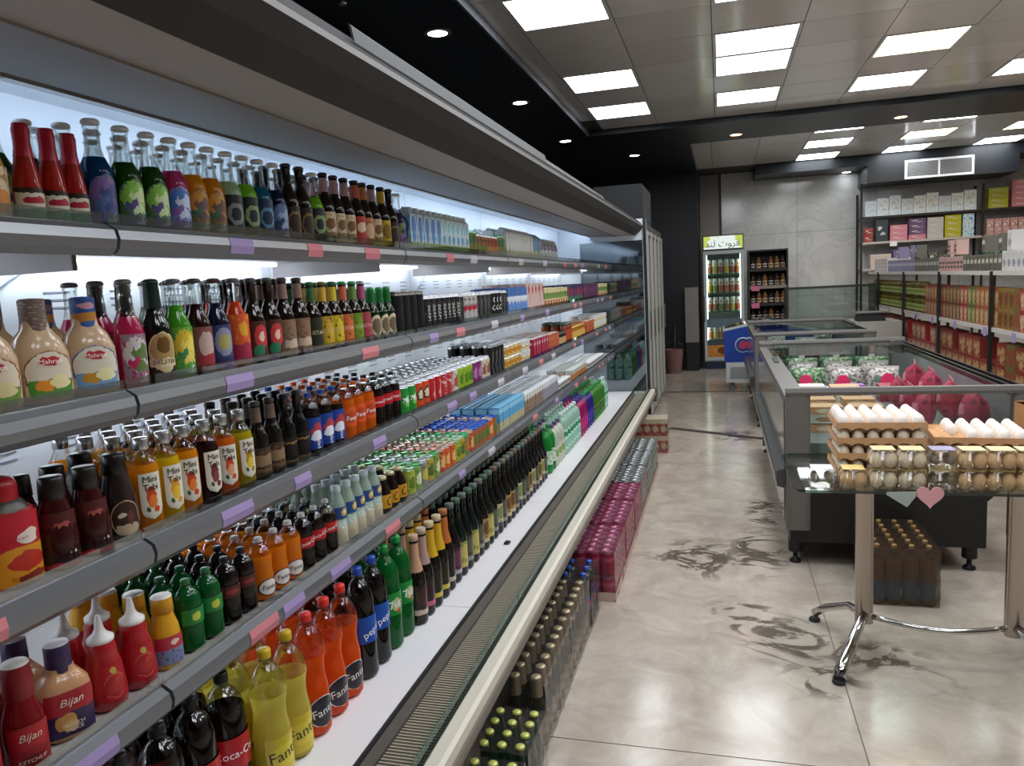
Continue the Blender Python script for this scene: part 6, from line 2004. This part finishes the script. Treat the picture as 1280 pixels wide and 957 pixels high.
W1, W2, W3 = 'top wall shelf', 'middle wall shelf', 'lower wall shelf'
xs = 2.24
for i in range(9):
    hh = .24 + .03 * (i % 3)
    wb_(2.27 + i * .172, BSH[2], .165, hh, '#dce2e6' if i % 3 else '#cfdae6', 1, ('pale grey' if i % 3 else 'pale blue') + ' square carton', W1, bg='#b9c6d0')
wb_(4.02, BSH[2], .26, .30, '#a8a838', 4, 'lime yellow flat box', W1)
wb_(4.34, BSH[2], .28, .40, '#c88088', 5, 'rose pink flat box', W1)
wb_(4.70, BSH[2], .30, .32, '#c8c0a0', 4, 'cream flat box', W1)
wb_(2.24, BSH[1], .13, .22, '#8a2a24', 2, 'dark red box', W2, bg='#b86a50')
wb_(2.43, BSH[1], .17, .34, '#3a4046', 1, 'tall slate grey box', W2)
wb_(2.67, BSH[1], .24, .24, '#cf8490', 3, 'rose pink flat box', W2)
wb_(2.93, BSH[1], .24, .08, '#c87a86', 1, 'single low pink box', W2)
wb_(2.93, BSH[1] + .081, .23, .24, '#5f4468', 3, 'plum patterned box', W2, bg='#8a6a90')
wb_(3.18, BSH[1], .22, .32, '#b8b4b0', 4, 'light grey flat box', W2)
wb_(3.42, BSH[1], .22, .34, '#b0a82c', 4, 'acid yellow flat box', W2)
wb_(3.63, BSH[1], .15, .34, '#c4d4dc', 1, 'white carton with blue print', W2, bg='#3f86a8')
for i in range(5):
    wb_(3.92 + i * .105, BSH[1], .095, .24, '#b8807a', 1, 'slim pinkish bottle box', W2, bg='#d8c8c0')
wb_(4.50, BSH[1], .20, .28, '#c08a3c', 2, 'amber box', W2, bg='#8a4a24')
wb_(4.74, BSH[1], .22, .36, '#b0442c', 2, 'orange red box', W2)
wb_(2.42, BSH[0], .30, .22, '#ccb8ae', 5, 'blush white flat box', W3)
wb_(2.74, BSH[0], .28, .27, '#6f668c', 4, 'lilac patterned box', W3, bg='#9a90ac')
for i in range(5):
    wb_(3.02 + i * .14, BSH[0], .13, .18 + .05 * (i % 2), '#4a4a44', 1, 'dark printed box', W3, bg='#9a948a')
wb_(3.95, BSH[0], .22, .28, '#2f6a4a', 2, 'green box', W3, bg='#b8c0b0')
wb_(4.25, BSH[0], .30, .26, '#c8c4c0', 3, 'off white printed box', W3, bg='#8a8a94')
wb_(4.62, BSH[0], .30, .22, '#9a98aa', 2, 'grey blue printed box', W3, bg='#5f6080')
# boxes and sacks under the lowest wall shelf
wb_(2.50, 0.001, .40, .6, '#8a2f28', 2, 'large red carton on the floor below the wall shelves', 'floor by wall', dep=.3)

# ================================================================== LABELS FOR EVERY PLACED PRODUCT
ORD = lambda i: '%d%s' % (i, 'th' if 10 <= i % 100 <= 20 else {1: 'st', 2: 'nd', 3: 'rd'}.get(i % 10, 'th'))
ROWS = ('front row', 'second row', 'third row', 'fourth row', 'fifth row', 'sixth row')
from collections import defaultdict
byk = defaultdict(list)
for (o, k, desc, where, row, loc) in PLACED:
    byk[(desc, where, row)].append((o, k, loc))
LONG = []
for (desc, where, row), lst in byk.items():
    right = where.startswith(('nearer', 'second island', 'top shelf of the', 'second shelf of the', 'third shelf of the', 'bottom shelf of the', 'top wall', 'middle wall', 'lower wall', 'floor'))
    gon = 'gondola' in where
    if right:
        lst.sort(key=lambda q: (round(q[2][0], 3), q[2][1]))
    elif gon:
        lst.sort(key=lambda q: (-q[2][1], q[2][2]))
    else:
        lst.sort(key=lambda q: (q[2][1], q[2][2]))
    for i, (o, k, loc) in enumerate(lst):
        rw = ROWS[min(row, 5)]
        if len(lst) == 1:
            lab = '%s, %s, %s' % (desc, rw, where)
        else:
            lab = '%s, %s from left, %s, %s' % (desc, ORD(i + 1), rw, where)
        if len(lab.split()) > 16:
            lab = lab.replace(' with ', ', ').replace(' and ', ' ')
        if len(lab.split()) > 16:
            lab = lab.replace(', front row', '')
        if len(lab.split()) > 16:
            LONG.append(lab)
        tag(o, lab, k.cat, '%s on the %s' % (k.name.replace('_', ' ') + 's', where) if len(lst) > 1 else None)
for l in LONG[:10]:
    print('LONG', l)
# ceiling light panels: by distance and by column
LIGHTS.sort(key=lambda q: (q[2], q[1]))
cols = sorted(set(round(q[1], 1) for q in LIGHTS))
for t, x, y, c in LIGHTS:
    zone = 'main ceiling' if y < 8.6 else 'rear ceiling'
    row = [q for q in LIGHTS if abs(q[1] - x) < .05 and (q[2] < 8.6) == (y < 8.6)]
    cset = sorted(set(round(q[1], 2) for q in LIGHTS if (q[2] < 8.6) == (y < 8.6)))
    i = sorted(q[2] for q in row).index(y) + 1
    ci = cset.index(round(x, 2)) + 1
    t['label'] = '%s square ceiling light, %s from near end in %s column, %s' % ('white' if c == 'w' else 'warm yellow', ORD(i), ORD(ci), zone)
